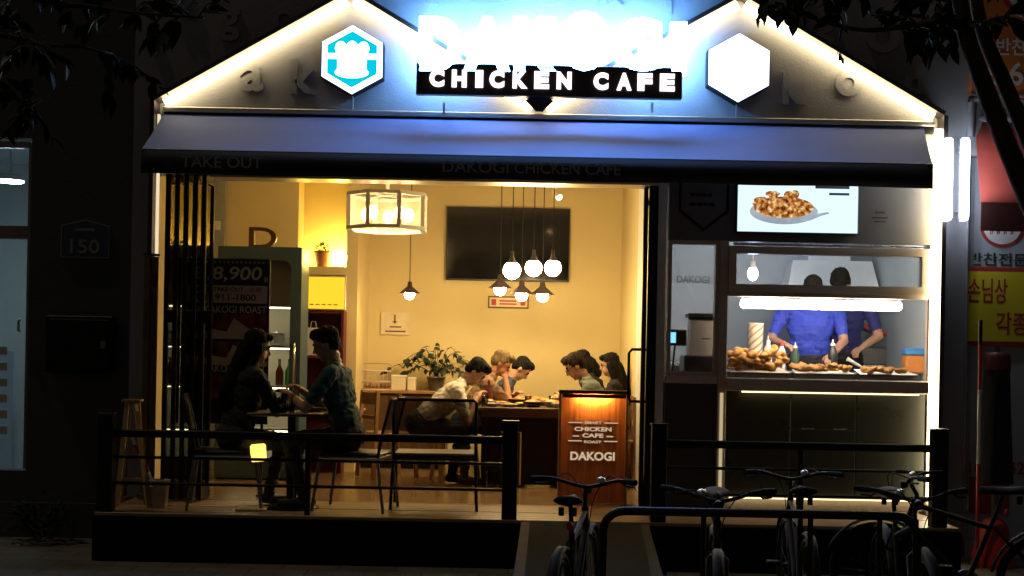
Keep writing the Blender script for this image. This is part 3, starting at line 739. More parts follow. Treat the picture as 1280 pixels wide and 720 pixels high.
for k in range(8):
    a1, a2 = octp(R8 - 0.03, k), octp(R8 - 0.03, k + 1)
    MB().add([(*a1, z0 + 0.031), (*a2, z0 + 0.031), (*a2, z1 - 0.031), (*a1, z1 - 0.031)], [(0, 1, 2, 3)]).build('pane', 'lamp_paper', dl)
for k in range(5):
    a = rad(72 * k + 20); MB().ell((LX + 0.2 * math.cos(a), LYY + 0.2 * math.sin(a), z0 + 0.15), (0.045, 0.045, 0.06), 12, 8).build('bulb', 'bulb_soft', dl)
for k in range(4):
    a = rad(45 + 90 * k); MB().tube([(LX, LYY, z1 - 0.012), (LX + 0.32 * math.cos(a), LYY + 0.32 * math.sin(a), z1 - 0.012)], 0.008, 6).build('spoke', 'paper_white', dl)
MB().tube([(LX, LYY, z1 - 0.01), (LX, LYY, CZ)], 0.016, 10).build('stem', 'paper_white', dl)
def pendant(px, py, Y, shade, label, rpx, top=None):
    p = W(px, py, Y); k = 1600 / (Y + 9.2); r = rpx / k; t = thing('pendant_lamp', label, 'lamp', (p.x, Y, p.z), 'hanging lamps over the dining table')
    MB().ell((p.x, Y, p.z), (r, r, r * 1.0), 16, 10).build('bulb', 'bulb_warm' if shade else 'bulb_warm', t)
    if shade:
        s = r * 2.0
        MB().lathe((p.x, Y, p.z), [(s * 1.02, r * 0.20), (s * 0.6, r * 0.95), (s * 0.25, r * 1.55), (s * 0.2, r * 2.4), (s * 0.12, r * 2.5), (s * 0.18, r * 1.5), (s * 0.55, r * 1.05), (s * 0.98, r * 0.2)], 20, cap=False).build('shade', 'dark_frame', t)
        zt = p.z + r * 2.45
    else:
        MB().lathe((p.x, Y, p.z), [(r * 0.62, r * 0.80), (r * 0.36, r * 1.2), (r * 0.22, r * 1.5), (r * 0.18, r * 2.2), (0, r * 2.2)], 14).build('socket', 'dark_frame', t)
        zt = p.z + r * 2.2
    MB().tube([(p.x, Y, zt), (p.x, Y, CZ)], 0.0045, 6).build('cord', 'black_metal', t)
for px, py, rp, lb in ((640, 338, 11, 'bare round bulb hanging before the television, leftmost and lowest of three'), (667, 335, 10.5, 'bare round bulb hanging before the television, middle of three'), (691, 335, 10.5, 'bare round bulb hanging before the television, rightmost of three')):
    pendant(px, py, 2.5, False, lb, rp)
for px, py, lb in ((625, 362, 'dark cone pendant lamp under the television, leftmost of three'), (652, 369, 'dark cone pendant lamp under the television, middle of three'), (678, 370, 'dark cone pendant lamp under the television, rightmost of three')):
    pendant(px, py, 3.3, True, lb, 7.5)
pendant(512, 368, 3.5, True, 'single dark cone pendant lamp below the drum lamp', 6.5)
MB  # spot on the ceiling
p = W(697, 243, 3.0); t = thing('ceiling_spot', 'small yellow spot lamp under the ceiling above the television', 'lamp', (p.x, 3.0, p.z))
MB().tube([(p.x - 0.03, 3.0, CZ), (p.x - 0.03, 3.0, p.z + 0.03)], 0.012, 8).build('stem', 'paper_white', t)
MB().tube([(p.x - 0.03, 3.02, p.z + 0.03), (p.x + 0.015, 2.98, p.z - 0.03)], 0.032, 12).build('can', 'bronze', t)
MB().ell((p.x + 0.012, 2.972, p.z - 0.028), (0.028, 0.02, 0.028), 12, 8).build('bulb', 'bulb_soft', t)

# ------------------------------------------------------------------ folding doors at the left, entrance door at the right
fd = thing('folding_glass_door', 'black framed folding glass doors stacked open at the left edge', 'door', (-2.6, 0.75, FL))
for i in range(5):
    x = -2.72 + 0.071 * i; y0, y1 = 0.76, 1.05
    m = MB(); m.box(x, x + 0.034, y0, y0 + 0.035, FL + 0.012, 2.90, b=0.004); m.box(x, x + 0.034, y1 - 0.035, y1, FL + 0.012, 2.90, b=0.004)
    m.box(x + 0.002, x + 0.032, y0 + 0.035, y1 - 0.035, FL + 0.012, FL + 0.12); m.box(x + 0.002, x + 0.032, y0 + 0.035, y1 - 0.035, 2.84, 2.90)
    l = m.build('leaf', 'black_satin', fd)
    B(x + 0.014, x + 0.019, y0 + 0.033, y1 - 0.033, FL + 0.118, 2.842).build('pane', 'pane_smoke', l)
    if i % 2 == 0: B(x + 0.01, x + 0.10, y0 - 0.012, y0 - 0.001, 1.74, 1.84, b=0.004).build('hinge', 'black_metal', l)
B(-2.80, 1.14, 0.93, FY + 0.16, 2.905, 2.929).build('head_track', 'pelmet_metal', fd)
ed = thing('entrance_door', 'open black framed glass door seen edge on, with loop handles, beside the serving window', 'door', (1.08, 1.4, FL))
m = MB(); X0, X1 = 1.03, 1.064
m.box(X0, X1, FY + 0.01, FY + 0.09, FL + 0.01, 2.90, b=0.005); m.box(X0, X1, FY + 0.80, FY + 0.88, FL + 0.01, 2.90, b=0.005)
m.box(X0 + 0.002, X1 - 0.002, FY + 0.09, FY + 0.80, FL + 0.01, FL + 0.15); m.box(X0 + 0.002, X1 - 0.002, FY + 0.09, FY + 0.80, 2.83, 2.90)
m.build('door_frame', 'black_satin', ed)
B(X0 + 0.018, X0 + 0.026, FY + 0.089, FY + 0.801, FL + 0.149, 2.831).build('pane', 'pane_clear', ed)
for s_ in (-1, 1):
    xh = X0 if s_ < 0 else X1; q = 0.095 * s_; yy = FY + 0.05; zt, zb = WZ(800, 437, yy), WZ(800, 502, yy)
    MB().tube([(xh, yy, zt), (xh + q * 0.75, yy, zt), (xh + q, yy, zt - 0.03), (xh + q, yy, zb + 0.03), (xh + q * 0.75, yy, zb), (xh, yy, zb)], 0.012, 10).build('handle', 'black_metal', ed)
for o_ in KIDS(ed):
    for v_ in o_.data.vertices:
        yw = v_.co.y + ed.location.y; v_.co.x += 0.10 * max(0.0, yw - FY - 0.05)
B(1.143, 1.1595, 1.30, 2.62, FL + 0.002, 3.41).build('white_panel', 'white_paint', bpy.data.objects['partition_wall'])
jm = thing('door_jamb', 'slim black door jamb with a painted pale reflection between the glass door and the serving window', 'jamb', (1.17, FY, FL))
B(1.072, 1.141, FY - 0.012, FY + 0.03, FL + 0.003, 2.904).build('jamb_post', 'black_metal', jm)
B(1.143, 1.205, FY - 0.03, FY + 0.15, FL + 0.003, 2.928).build('reflect_trim', 'white_paint', jm)  # pale strip painted for the white light reflected along the post

# ------------------------------------------------------------------ black promotion poster, banner, easel, mop
PY = 1.25
a, b_ = W(250, 478, PY), W(338, 324, PY); px0, px1, pz1 = a.x, b_.x, b_.z
ps = thing('poster_stand', 'black promotion poster with price and roast pictures, behind the long haired woman', 'poster', ((px0 + px1) / 2, PY + 0.05, FL)); w_ = px1 - px0
pz0 = pz1 - 1.35
board = B(px0, px1, PY, PY + 0.015, pz0, pz1, b=0.003).build('board', 'poster_black', ps)
def pz(py): return WZ(300, py, PY)
B(px0 + 0.015, px1 - 0.02, PY - 0.003, PY - 0.0005, pz(379), pz(357)).build('print_band', 'poster_cream', board)
cxp = (px0 + px1) / 2
text('8,900', 'lettering', cxp + 0.01, (pz(334) + pz(352)) / 2, PY - 0.004, w_ * 0.72, pz(334) - pz(353), 'poster_cream', board, 0.003, skew=0.15)
text('원', 'lettering', px1 - 0.035, pz(349), PY - 0.004, 0.035, 0.04, 'poster_cream', board, 0.003)
text('TAKE OUT', 'lettering', cxp - 0.06, pz(362), PY - 0.006, w_ * 0.45, 0.035, 'poster_black', board, 0.0025)
text('포장', 'lettering', cxp + 0.16, pz(362), PY - 0.006, 0.1, 0.04, 'ink_red', board, 0.0025)
text('911-1800', 'lettering', cxp, pz(372), PY - 0.006, w_ * 0.6, 0.055, 'poster_black', board, 0.0025)
text('DAKOGI ROAST', 'lettering', cxp, pz(387), PY - 0.004, w_ * 0.92, 0.06, 'poster_cream', board, 0.003)
text('DAKOGI ROAST', 'lettering', cxp, pz(461), PY - 0.004, w_ * 0.92, 0.06, 'poster_cream', board, 0.003)
m = MB()
for i in range(14): m.box(px0 + 0.03 + i * (w_ - 0.06) / 14, px0 + 0.045 + i * (w_ - 0.06) / 14, PY - 0.003, PY - 0.0005, pz(329), pz(327))
m.build('dot_row', 'poster_cream', board)
for y0_, y1_ in ((393, 423), (427, 454), (467, 500)): B(px0 + 0.012, px1 - 0.012, PY - 0.003, PY - 0.0005, pz(y1_), pz(y0_)).build('picture', 'poster_roast', board)
for y_ in (423, 456):
    m = MB(); zb_ = pz(y_) - 0.006
    m.prism([(px0 + 0.012, zb_), (px1 - 0.012, zb_), (px1 - 0.012, zb_ + 0.03), (px0 + w_ * 0.72, zb_ + 0.08), (px0 + w_ * 0.48, zb_ + 0.17), (px0 + w_ * 0.38, zb_ + 0.06), (px0 + 0.012, zb_ + 0.09)], PY - 0.005, PY - 0.0032)
    m.build('paper_scrap', 'poster_cream', board)
for x in (px0 + 0.05, px1 - 0.05):
    MB().bar((x, PY + 0.03, pz1 - 0.1), (x, PY + 0.03, FL + 0.004), 0.02, 0.02).build('leg', 'black_metal', ps)
    MB().bar((x, PY - 0.12, FL + 0.014), (x, PY + 0.18, FL + 0.014), 0.02, 0.018).build('foot', 'black_metal', ps)
# narrow brown banner at the far left
a, b_ = W(177, 545, 0.82), W(195, 320, 0.82)
bn = thing('roll_up_banner', 'narrow brown printed banner at the far left behind the railing', 'banner', (a.x, 0.85, FL))
vm = MB(); vm.add([(a.x, 0.80, FL + 0.06), (b_.x, 0.90, FL + 0.06), (b_.x, 0.90, b_.z), (a.x, 0.80, b_.z)], [(0, 1, 2, 3)])
sh = vm.build('sheet', 'banner_print', bn); so = sh.modifiers.new('thickness', 'SOLIDIFY'); so.thickness = 0.004
MB().bar((a.x - 0.01, 0.795, FL + 0.032), (b_.x + 0.01, 0.905, FL + 0.032), 0.07, 0.05, b=0.01).build('base', 'dark_steel', bn)
MB().bar((a.x - 0.005, 0.80, b_.z + 0.012), (b_.x + 0.005, 0.90, b_.z + 0.012), 0.015, 0.02).build('top_rail', 'dark_steel', bn)
# wooden A frame and mop bucket
ez = thing('wooden_trestle', 'pale wooden folding trestle leaning open at the left end of the terrace', 'trestle', (W(165, 600, 0.4).x, 0.4, FL))
top = W(163, 540, 0.4)
for (px, yo) in ((146, 0.30), (186, 0.30), (150, 0.58), (183, 0.58)):
    f_ = W(px, 622, yo); MB().bar((f_.x, yo, FL + 0.003), (top.x + (0.03 if px > 165 else -0.03), 0.44 + (yo - 0.44) * 0.2, 1.13), 0.035, 0.022).build('leg', 'ladder_wood', ez)
for z in (FL + 0.2, FL + 0.42):
    q = (z - FL) / 0.78; xL = W(146, 622, .3).x * (1 - q) + top.x * q; xR = W(186, 622, .3).x * (1 - q) + top.x * q
    MB().bar((xL, 0.325 + 0.1 * q, z), (xR, 0.325 + 0.1 * q, z), 0.018, 0.03).build('rung', 'ladder_wood', ez)
B(top.x - 0.07, top.x + 0.07, 0.39, 0.49, 1.131, 1.15).build('top_step', 'ladder_wood', ez)
bk = W(199, 622, 0.35); bu = thing('bucket', 'grey plastic bucket beside the wooden trestle', 'bucket', (bk.x, 0.35, FL))
MB().lathe((bk.x, 0.35, FL + 0.002), [(0.055, 0), (0.075, 0.19), (0.08, 0.195), (0.08, 0.205), (0.07, 0.205), (0.052, 0.015), (0, 0.012)], 18).build('body', 'plastic_beige', bu)
MB().tube([(bk.x - 0.08, 0.35, FL + 0.2), (bk.x - 0.05, 0.29, FL + 0.16), (bk.x + 0.05, 0.29, FL + 0.16), (bk.x + 0.08, 0.35, FL + 0.2)], 0.004, 6).build('handle', 'steel', bu)
mp = thing('mop', 'striped mop stick standing in the bucket and leaning left', 'mop', (bk.x, 0.35, FL + 0.05)); q1 = W(164, 545, 0.36)
A_, B_ = Vector((bk.x + 0.01, 0.35, FL + 0.06)), Vector((q1.x, 0.36, q1.z))
for i in range(7):
    s0, s1 = i / 7, (i + 1) / 7; MB().tube([A_.lerp(B_, s0), A_.lerp(B_, s1)], 0.014, 8, cap=True).build('stick_band', ['plastic_white', 'ink_red'][i % 2], mp)
MB().lathe(tuple(A_), [(0.02, 0.02), (0.04, 0.0), (0.045, -0.03), (0.03, -0.044)], 12).build('mop_head', 'paper_cream', mp)

# ------------------------------------------------------------------ lit wooden signboard in the doorway
SY = 1.12
a, b_ = W(697, 629, SY), W(786, 489, SY); sx0, sx1 = a.x, b_.x; sz1 = WZ(741, 488, SY)
sb = thing('wooden_signboard', 'lit reddish wood signboard with cream letters standing in the doorway', 'sign', ((sx0 + sx1) / 2, SY + 0.08, FL))
m = MB(); m.box(sx0 + 0.02, sx1 - 0.02, SY + 0.065, SY + 0.15, FL + 0.004, sz1 - 0.03)
face = m.build('panel', 'sign_wood', sb)
for x0_, x1_ in ((sx0, sx0 + 0.0195), (sx1 - 0.0195, sx1)): B(x0_, x1_, SY + 0.01, SY + 0.16, FL + 0.002, sz1 - 0.0305, b=0.003).build('side_board', 'mid_wood', sb)
B(sx0 - 0.003, sx1 + 0.003, SY, SY + 0.165, sz1 - 0.03, sz1, b=0.004).build('top_board', 'walnut', sb)
B(sx0 + 0.02, sx1 - 0.02, SY + 0.002, SY + 0.010, sz1 - 0.062, sz1 - 0.031).build('hood', 'walnut', sb)
B(sx0 + 0.15, sx1 - 0.15, SY + 0.016, SY + 0.030, sz1 - 0.050, sz1 - 0.036).build('hidden_lamp', 'sign_lamp', sb)
cx_ = (sx0 + sx1) / 2
def sz(py): return WZ(741, py, SY)
text('sCHICKEN', 'lettering', cx_, sz(537), SY + 0.061, 0.30, 0.033, 'letter_lit', face, 0.004)
text('sCAFE', 'lettering', cx_, sz(545), SY + 0.061, 0.17, 0.033, 'letter_lit', face, 0.004)
text('SMART', 'lettering', cx_, sz(529), SY + 0.061, 0.14, 0.022, 'letter_lit', face, 0.004)
text('ROAST', 'lettering', cx_, sz(553), SY + 0.061, 0.14, 0.022, 'letter_lit', face, 0.004)
text('sDAKOGI', 'lettering', cx_, sz(571), SY + 0.061, 0.36, 0.07, 'letter_lit', face, 0.004)
m = MB()
for py in (529, 552):
    for s_ in (-1, 1): m.box(cx_ + s_ * 0.09, cx_ + s_ * 0.20, SY + 0.061, SY + 0.0645, sz(py) - 0.004, sz(py) + 0.004)
for s_ in (-1, 1): m.box(cx_ + s_ * 0.11, cx_ + s_ * 0.165, SY + 0.061, SY + 0.0645, sz(546) - 0.004, sz(546) + 0.004)
m.build('rule_lines', 'letter_lit', face)
# ------------------------------------------------------------------ serving window and kitchen
KY = 0.95; KF = 0.62                          # front plane and raised kitchen floor
def kz(py, px=1010, Y=KY): return WZ(px, py, Y)
def kx(px, py=420, Y=KY): return WX(px, py, Y)
kl, kr = 1.225, 3.325
su = thing('serving_front', 'bronze framed serving window front with counter and black lower panels', 'serving window', ((kl + kr) / 2, KY, FL))
xm0, xm1 = kx(898), kx(909)                   # main mullion
zU0 = kz(303)                                 # under the upper panel
zS = kz(474); zC0 = kz(490)
# upper panel
B(kl, kr, KY + 0.03, KY + 0.09, zU0, 2.93).build('upper_panel', 'panel_grey', su)
# frames of the small window
def bars(x0, x1, z0, z1, t, y0, y1, name, m_, parent):
    m = MB(); m.box(x0, x0 + t, y0, y1, z0, z1); m.box(x1 - t, x1, y0, y1, z0, z1); m.box(x0 + t, x1 - t, y0, y1, z1 - t, z1); m.box(x0 + t, x1 - t, y0, y1, z0, z0 + t)
    return m.build(name, m_, parent)
w1 = bars(kl, xm0 - 0.001, kz(472), zU0 - 0.001, 0.03, KY, KY + 0.09, 'window_frame', 'bronze', su)
B(kl + 0.03, xm0 - 0.031, KY + 0.04, KY + 0.046, kz(472) + 0.03, zU0 - 0.031).build('pane', 'pane_clear', w1)
text('DAKOGI', 'lettering', (kl + xm0) / 2, kz(349, 865), KY + 0.036, 0.26, 0.06, 'ink_grey', w1, 0.003)
B(xm0, xm1, KY - 0.01, KY + 0.09, FL + 0.003, zU0 - 0.001, b=0.004).build('mullion', 'bronze', su)
B(kr - 0.03, kr, KY - 0.01, KY + 0.09, FL + 0.003, zU0 - 0.001, b=0.004).build('mullion', 'bronze', su)
tz0, tz1 = kz(366), kz(309)
tw = bars(xm1 + 0.001, kr - 0.031, tz0, tz1, 0.06, KY - 0.015, KY + 0.07, 'transom_frame', 'bronze', su)
B(xm1 + 0.06, kr - 0.09, KY + 0.02, KY + 0.026, tz0 + 0.06, tz1 - 0.06).build('pane', 'pane_clear', tw)
MB().tube([(xm1 + 0.03, KY - 0.05, tz1 + 0.012), (kr - 0.1, KY - 0.05, tz1 + 0.012)], 0.012, 8).build('drip_bar', 'steel', su)
B(xm1 + 0.001, kr - 0.031, KY, KY + 0.05, tz0 - 0.038, tz0 - 0.001).build('rail', 'bronze', su)
B(xm1 + 0.001, kr - 0.031, KY + 0.01, KY + 0.017, zS + 0.001, tz0 - 0.039).build('pane', 'pane_clear', su)
# counter and front panels
B(xm1 + 0.001, kr - 0.031, KY - 0.06, KY + 0.55, zC0, zS, b=0.006).build('counter_top', 'counter_stone', su)
B(kl, xm0 - 0.001, KY, KY + 0.5, kz(482), kz(472) - 0.001, b=0.005).build('counter_top', 'counter_stone', su)
B(kl + 0.002, xm0 - 0.002, KY + 0.02, KY + 0.05, FL + 0.004, kz(482) - 0.001).build('front_panel', 'black_panel', su)
xs1, xs2 = kx(988, 560), kx(1070, 560); zsm = kz(536)
B(xm1 + 0.002, xs1 - 0.004, KY + 0.015, KY + 0.05, FL + 0.09, zC0 - 0.001, b=0.003).build('front_panel', 'black_panel', su)
B(xs1 + 0.004, xs2 - 0.004, KY + 0.015, KY + 0.05, zsm + 0.004, zC0 - 0.001, b=0.003).build('front_panel', 'black_panel', su)
B(xs1 + 0.004, xs2 - 0.004, KY + 0.015, KY + 0.05, FL + 0.09, zsm - 0.004, b=0.003).build('front_panel', 'black_panel', su)
B(xs2 + 0.004, kr - 0.032, KY + 0.015, KY + 0.05, FL + 0.09, zC0 - 0.001, b=0.003).build('front_panel', 'black_panel', su)
B(xm1 + 0.002, kr - 0.032, KY + 0.03, KY + 0.06, FL + 0.004, FL + 0.086).build('plinth', 'counter_stone', su)
B(xm1 + 0.12, kr - 0.10, KY - 0.03, KY - 0.015, zC0 - 0.012, zC0 - 0.001).build('light_strip', 'led_dim', su)
B(xm1 + 0.04, kr - 0.05, KY - 0.012, KY + 0.012, FL + 0.088, FL + 0.096).build('light_strip', 'led_dim', su)
B(xm0 + 0.02, xm0 + 0.045, KY - 0.022, KY - 0.011, FL + 0.1, zC0 - 0.02).build('light_strip', 'led_faint', su)
# emblem outline and print on the upper panel
hp = W(880, 240, KY + 0.03); m = MB()
frame_plate(m, hexpoly(hp.x, kz(243, 880) + 0.02, 0.40, 0.62), hexpoly(hp.x, kz(243, 880) + 0.02, 0.36, 0.565), KY + 0.024, KY + 0.0295)
m.build('emblem', 'black_metal', su)
m = MB()
for zz, ws_ in ((243, (0.05, 0.03, 0.06, 0.04)), (255, (0.06, 0.05, 0.03, 0.07))):
    xx = hp.x - 0.11
    for w2 in ws_: m.box(xx, xx + w2 * 0.8, KY + 0.026, KY + 0.0295, kz(zz, 880) - 0.011, kz(zz, 880) + 0.011); xx += w2
m.build('small_print', 'black_metal', su)
lp_ = kx(1101, 268); m = MB()
for i, (w2, zz) in enumerate(((0.08, 263), (0.125, 270), (0.10, 275))): m.box(lp_ - w2 / 2, lp_ + w2 / 2, KY + 0.026, KY + 0.0295, kz(zz) - 0.010 + 0.003 * i, kz(zz) + 0.006)
m.build('print', 'ink_brown', su)

# menu screen with its picture of a dish
a, b_ = W(921, 290, KY), W(1072, 226, KY); mx0, mx1 = a.x, b_.x; mz0, mz1 = kz(291), kz(291) + 0.54
ms = thing('menu_screen', 'bright screen showing a pan of chicken above the serving window', 'screen', ((mx0 + mx1) / 2, KY, mz0))
B(mx0 - 0.008, mx1 + 0.008, KY - 0.02, KY + 0.028, mz0 - 0.008, mz1 + 0.008, b=0.004).build('housing', 'plastic_dark', ms)
scr = B(mx0, mx1, KY - 0.0235, KY - 0.0205, mz0, mz1).build('display', 'screen_white', ms)
pc = W(980, 258, KY - 0.025); pcx, pcz = pc.x, kz(262, 980)
m = MB(); m.prism(disc(pcx, pcz - 0.02, 0.27, 0.10, 28), KY - 0.0255, KY - 0.0238); m.prism([(pcx + 0.20, pcz - 0.09), (pcx + 0.30, pcz - 0.045), (pcx + 0.36, pcz - 0.03), (pcx + 0.35, pcz - 0.015), (pcx + 0.22, pcz - 0.04)], KY - 0.0257, KY - 0.0239)
m.build('pan_picture', 'screen_pan', scr)
m = MB(); rr = random.Random(9); m.prism(disc(pcx, pcz + 0.015, 0.235, 0.085, 28), KY - 0.0272, KY - 0.0256)
for i in range(26):
    q = rr.uniform(-0.2, 0.2); m.prism(disc(pcx + q, pcz + 0.02 + rr.uniform(-0.04, 0.14) * (1 - abs(q) * 3), rr.uniform(0.03, 0.06), rr.uniform(0.02, 0.045), 9), KY - 0.0275 - 0.0002 * i, KY - 0.0273)
m.build('food_picture', 'screen_food', scr)
m = MB(); m.box(mx1 - 0.23, mx1 - 0.07, KY - 0.026, KY - 0.024, kz(244), kz(241)); m.box(mx1 - 0.34, mx1 - 0.07, KY - 0.026, KY - 0.024, kz(236), kz(232))
m.build('menu_print', 'ink_grey', scr)

# kitchen shell
o = B(1.236, 3.6, KY + 0.06, 3.3, 0.30, KF).build('kitchen_floor', 'counter_stone'); struct(o)
o = B(1.236, 3.6, 3.2, 3.3, KF, 3.42).build('kitchen_wall', 'kitchen_wall'); struct(o)
o = B(3.46, 3.6, FY + 0.165, 3.2, KF, 3.42).build('kitchen_side_wall', 'kitchen_wall'); struct(o)
o = B(1.236, 1.262, FY + 0.17, 3.2, KF, 3.42).build('kitchen_tile_wall', 'kitchen_white'); struct(o)
hd = thing('extractor_hood', 'pale steel extractor hood on the kitchen wall behind the cooks', 'hood', (2.9, 3.0, 2.2))
MB().add([(2.55, 3.195, 2.15), (3.44, 3.195, 2.15), (3.44, 2.75, 2.15), (2.55, 2.75, 2.15), (2.65, 3.195, 2.5), (3.40, 3.195, 2.5), (3.40, 2.95, 2.5), (2.65, 2.95, 2.5)],
         [(0, 3, 2, 1)[::-1], (4, 5, 6, 7), (3, 2, 6, 7), (0, 3, 7, 4), (2, 1, 5, 6)]).build('canopy', 'kitchen_white', hd)
B(2.80, 3.2, 2.98, 3.195, 2.502, 3.41).build('duct', 'kitchen_white', hd)
ck = thing('cooking_counter', 'steel work counter along the kitchen back wall', 'counter', (2.4, 2.9, KF))
B(1.4, 3.44, 2.62, 3.19, KF + 0.86, KF + 0.9, b=0.004).build('worktop', 'steel', ck)
for x in (1.45, 2.4, 3.38): B(x - 0.02, x + 0.02, 2.65, 2.69, KF, KF + 0.859).build('leg', 'steel', ck)
B(1.42, 3.42, 2.66, 3.18, KF + 0.25, KF + 0.28).build('shelf', 'steel', ck)
for px, py, Y, lb in ((941, 342, 1.9, 'cool white bulb hanging in the kitchen left of the cooks'),):
    p = W(px, py, Y); t = thing('kitchen_bulb', lb, 'lamp', (p.x, Y, p.z))
    MB().ell((p.x, Y, p.z), (0.045, 0.045, 0.062), 14, 9).build('bulb', 'bulb_cool', t)
    MB().lathe((p.x, Y, p.z), [(0.03, 0.05), (0.022, 0.08), (0.022, 0.11), (0, 0.11)], 12).build('socket', 'plastic_white', t)
    MB().tube([(p.x, Y, p.z + 0.11), (p.x, Y, CZ)], 0.005, 6).build('cord', 'plastic_white', t)
t = thing('added_kitchen_lamp', 'unseen cool strip lamp added on the kitchen ceiling above the cooks', 'lamp', (2.3, 2.1, 3.3))  # unseen lamp added to brighten the kitchen
B(1.7, 2.9, 2.05, 2.15, 3.36, 3.419).build('housing', 'plastic_white', t); MB().tube([(1.75, 2.1, 3.335), (2.85, 2.1, 3.335)], 0.022, 12).build('tube', 'added_kitchen_tube', t)
# warm tube over the food
tl = thing('food_tube_lamp', 'long horizontal glowing tube over the fried chicken trays', 'lamp', (kx(1030), KY + 0.12, kz(380)))
ta, tb = kx(929, 380), kx(1131, 380); tz = kz(380)
MB().tube([(ta, KY + 0.10, tz), (ta + 0.02, KY + 0.10, tz), (tb - 0.02, KY + 0.10, tz), (tb, KY + 0.10, tz)], [0.026, 0.038, 0.038, 0.026], 16).build('tube', 'tube_warmwhite', tl)
for x in (ta + 0.01, tb - 0.01): MB().tube([(x, KY + 0.10, tz + 0.03), (x, KY + 0.10, tz0 - 0.003)], 0.008, 8).build('bracket', 'steel', tl)
B(ta - 0.05, tb + 0.05, KY + 0.06, KY + 0.14, tz0 - 0.002, tz0 + 0.02).build('rail', 'steel', tl)

# trays and fried chicken
ZT_ = zS + 0.001
trays = []
for i, (p0, p1) in enumerate(((912, 987), (992, 1068), (1073, 1147))):
    x0, x1 = kx(p0, 465, 1.08), kx(p1, 465, 1.08)
    t = thing('food_tray', ['food tray heaped with fried chicken, at the left', 'white food tray in the middle behind the serving glass', 'white food tray with few pieces, at the right'][i], 'tray', ((x0 + x1) / 2, 1.2, ZT_), 'trays behind the serving glass')
    m = MB(); frame_plate(m, [(x0, 0), (x1, 0), (x1, 1), (x0, 1)], [(x0 + .02, 0), (x1 - .02, 0), (x1 - .02, 1), (x0 + .02, 1)], 0, 1); m = MB()
    m.box(x0, x1, 1.03, 1.34, ZT_, ZT_ + 0.012); 
    for (a0, a1, b0, b1) in ((x0, x1, 1.03, 1.045), (x0, x1, 1.325, 1.34), (x0, x0 + 0.014, 1.0455, 1.3245), (x1 - 0.014, x1, 1.0455, 1.3245)): m.box(a0, a1, b0, b1, ZT_ + 0.012, ZT_ + 0.045)
    m.build('pan', 'plastic_dark', t)
    m = MB(); m.add([(x0 + 0.005, 1.036, ZT_ + 0.046), (x1 - 0.005, 1.036, ZT_ + 0.046), (x1 - 0.03, 1.33, ZT_ + 0.085), (x0 + 0.03, 1.33, ZT_ + 0.085), (x0 + 0.005, 1.036, ZT_ + 0.04), (x1 - 0.005, 1.036, ZT_ + 0.04), (x1 - 0.03, 1.33, ZT_ + 0.08), (x0 + 0.03, 1.33, ZT_ + 0.08)], [(0, 1, 2, 3), (7, 6, 5, 4), (0, 4, 5, 1), (1, 5, 6, 2), (2, 6, 7, 3), (3, 7, 4, 0)])
    m.build('paper_liner', 'paper_white' if i else 'poster_cream', t); trays.append((x0, x1))
def lump(seed, nu=11, nv=7):
    m = MB(); m.ell((0, 0, 0), 1.0, nu, nv); out = []
    for v in m.v:
        p = Vector(v); n_ = noise.noise(p * 1.7 + Vector((seed * 9.1, 0, 0))) * 0.45 + noise.noise(p * 4.5 + Vector((0, seed * 5, 0))) * 0.22
        out.append(tuple(p * (1 + n_)))
    m.v = out; return m.mesh('chicken_piece')
LUMPS = [lump(s) for s in range(5)]
for me in LUMPS: me.materials.append(MATS['fried_crust'])
LUMPS2 = [lump(s + 7) for s in range(3)]
for me in LUMPS2: me.materials.append(MATS['fried_pale'])
def piece(c, s, lib, rr, label, grp):
    o = bpy.data.objects.new('chicken_piece', rr.choice(lib)); COL.objects.link(o); o.location = c
    o.scale = (s * rr.uniform(0.8, 1.3), s * rr.uniform(0.8, 1.2), s * rr.uniform(0.6, 0.85)); o.rotation_euler = (rr.uniform(-.4, .4), rr.uniform(-.4, .4), rr.uniform(0, 6.28))
    tag(o, label, 'fried chicken', grp)
rr = random.Random(12); x0, x1 = trays[0]
for i in range(60):
    x = rr.uniform(x0 + 0.02, x1 - 0.02); yv = rr.uniform(1.06, 1.30); u = (x - x0) / (x1 - x0)
    hmax = 0.09 + 0.06 * math.sin(math.pi * min(1, u * 1.9)) * (u < 0.53) + 0.075 * (u >= 0.53) * math.sin(math.pi * (u - 0.45) / 0.6)
    piece((x, yv, ZT_ + 0.065 + rr.random() * hmax + (yv - 1.06) * 0.15), rr.uniform(0.03, 0.045), LUMPS, rr, 'golden brown fried chicken piece heaped on the left tray', 'fried chicken on the left tray')
x0, x1 = trays[1]
for i in range(44): piece((rr.uniform(x0 + 0.03, x1 - 0.03), rr.uniform(1.05, 1.26), ZT_ + 0.072 + rr.random() * 0.035), rr.uniform(0.022, 0.034), LUMPS2, rr, 'small golden fried chicken piece on the middle white tray', 'fried chicken on the middle tray')
x0, x1 = trays[2]
for i in range(26): piece((rr.uniform(x0 + 0.05, x1 - 0.05), rr.uniform(1.05, 1.24), ZT_ + 0.072 + rr.random() * 0.02), rr.uniform(0.022, 0.033), LUMPS2, rr, 'small golden fried chicken piece on the right white tray', 'fried chicken on the right tray')
# counter behind the trays
sc_ = thing('prep_shelf', 'steel preparation shelf behind the food trays', 'shelf', (2.4, 1.6, KF)); ZP = zS + 0.06
B(xm1 + 0.02, kr - 0.05, 1.505, 1.85, ZP - 0.03, ZP, b=0.004).build('worktop', 'steel', sc_)
for x in (xm1 + 0.06, kr - 0.1): B(x - 0.02, x + 0.02, 1.60, 1.64, KF, ZP - 0.031).build('leg', 'steel', sc_)
def onp(px, Y=1.62): return Vector((WX(px, 440, Y), Y, ZP + 0.0005))
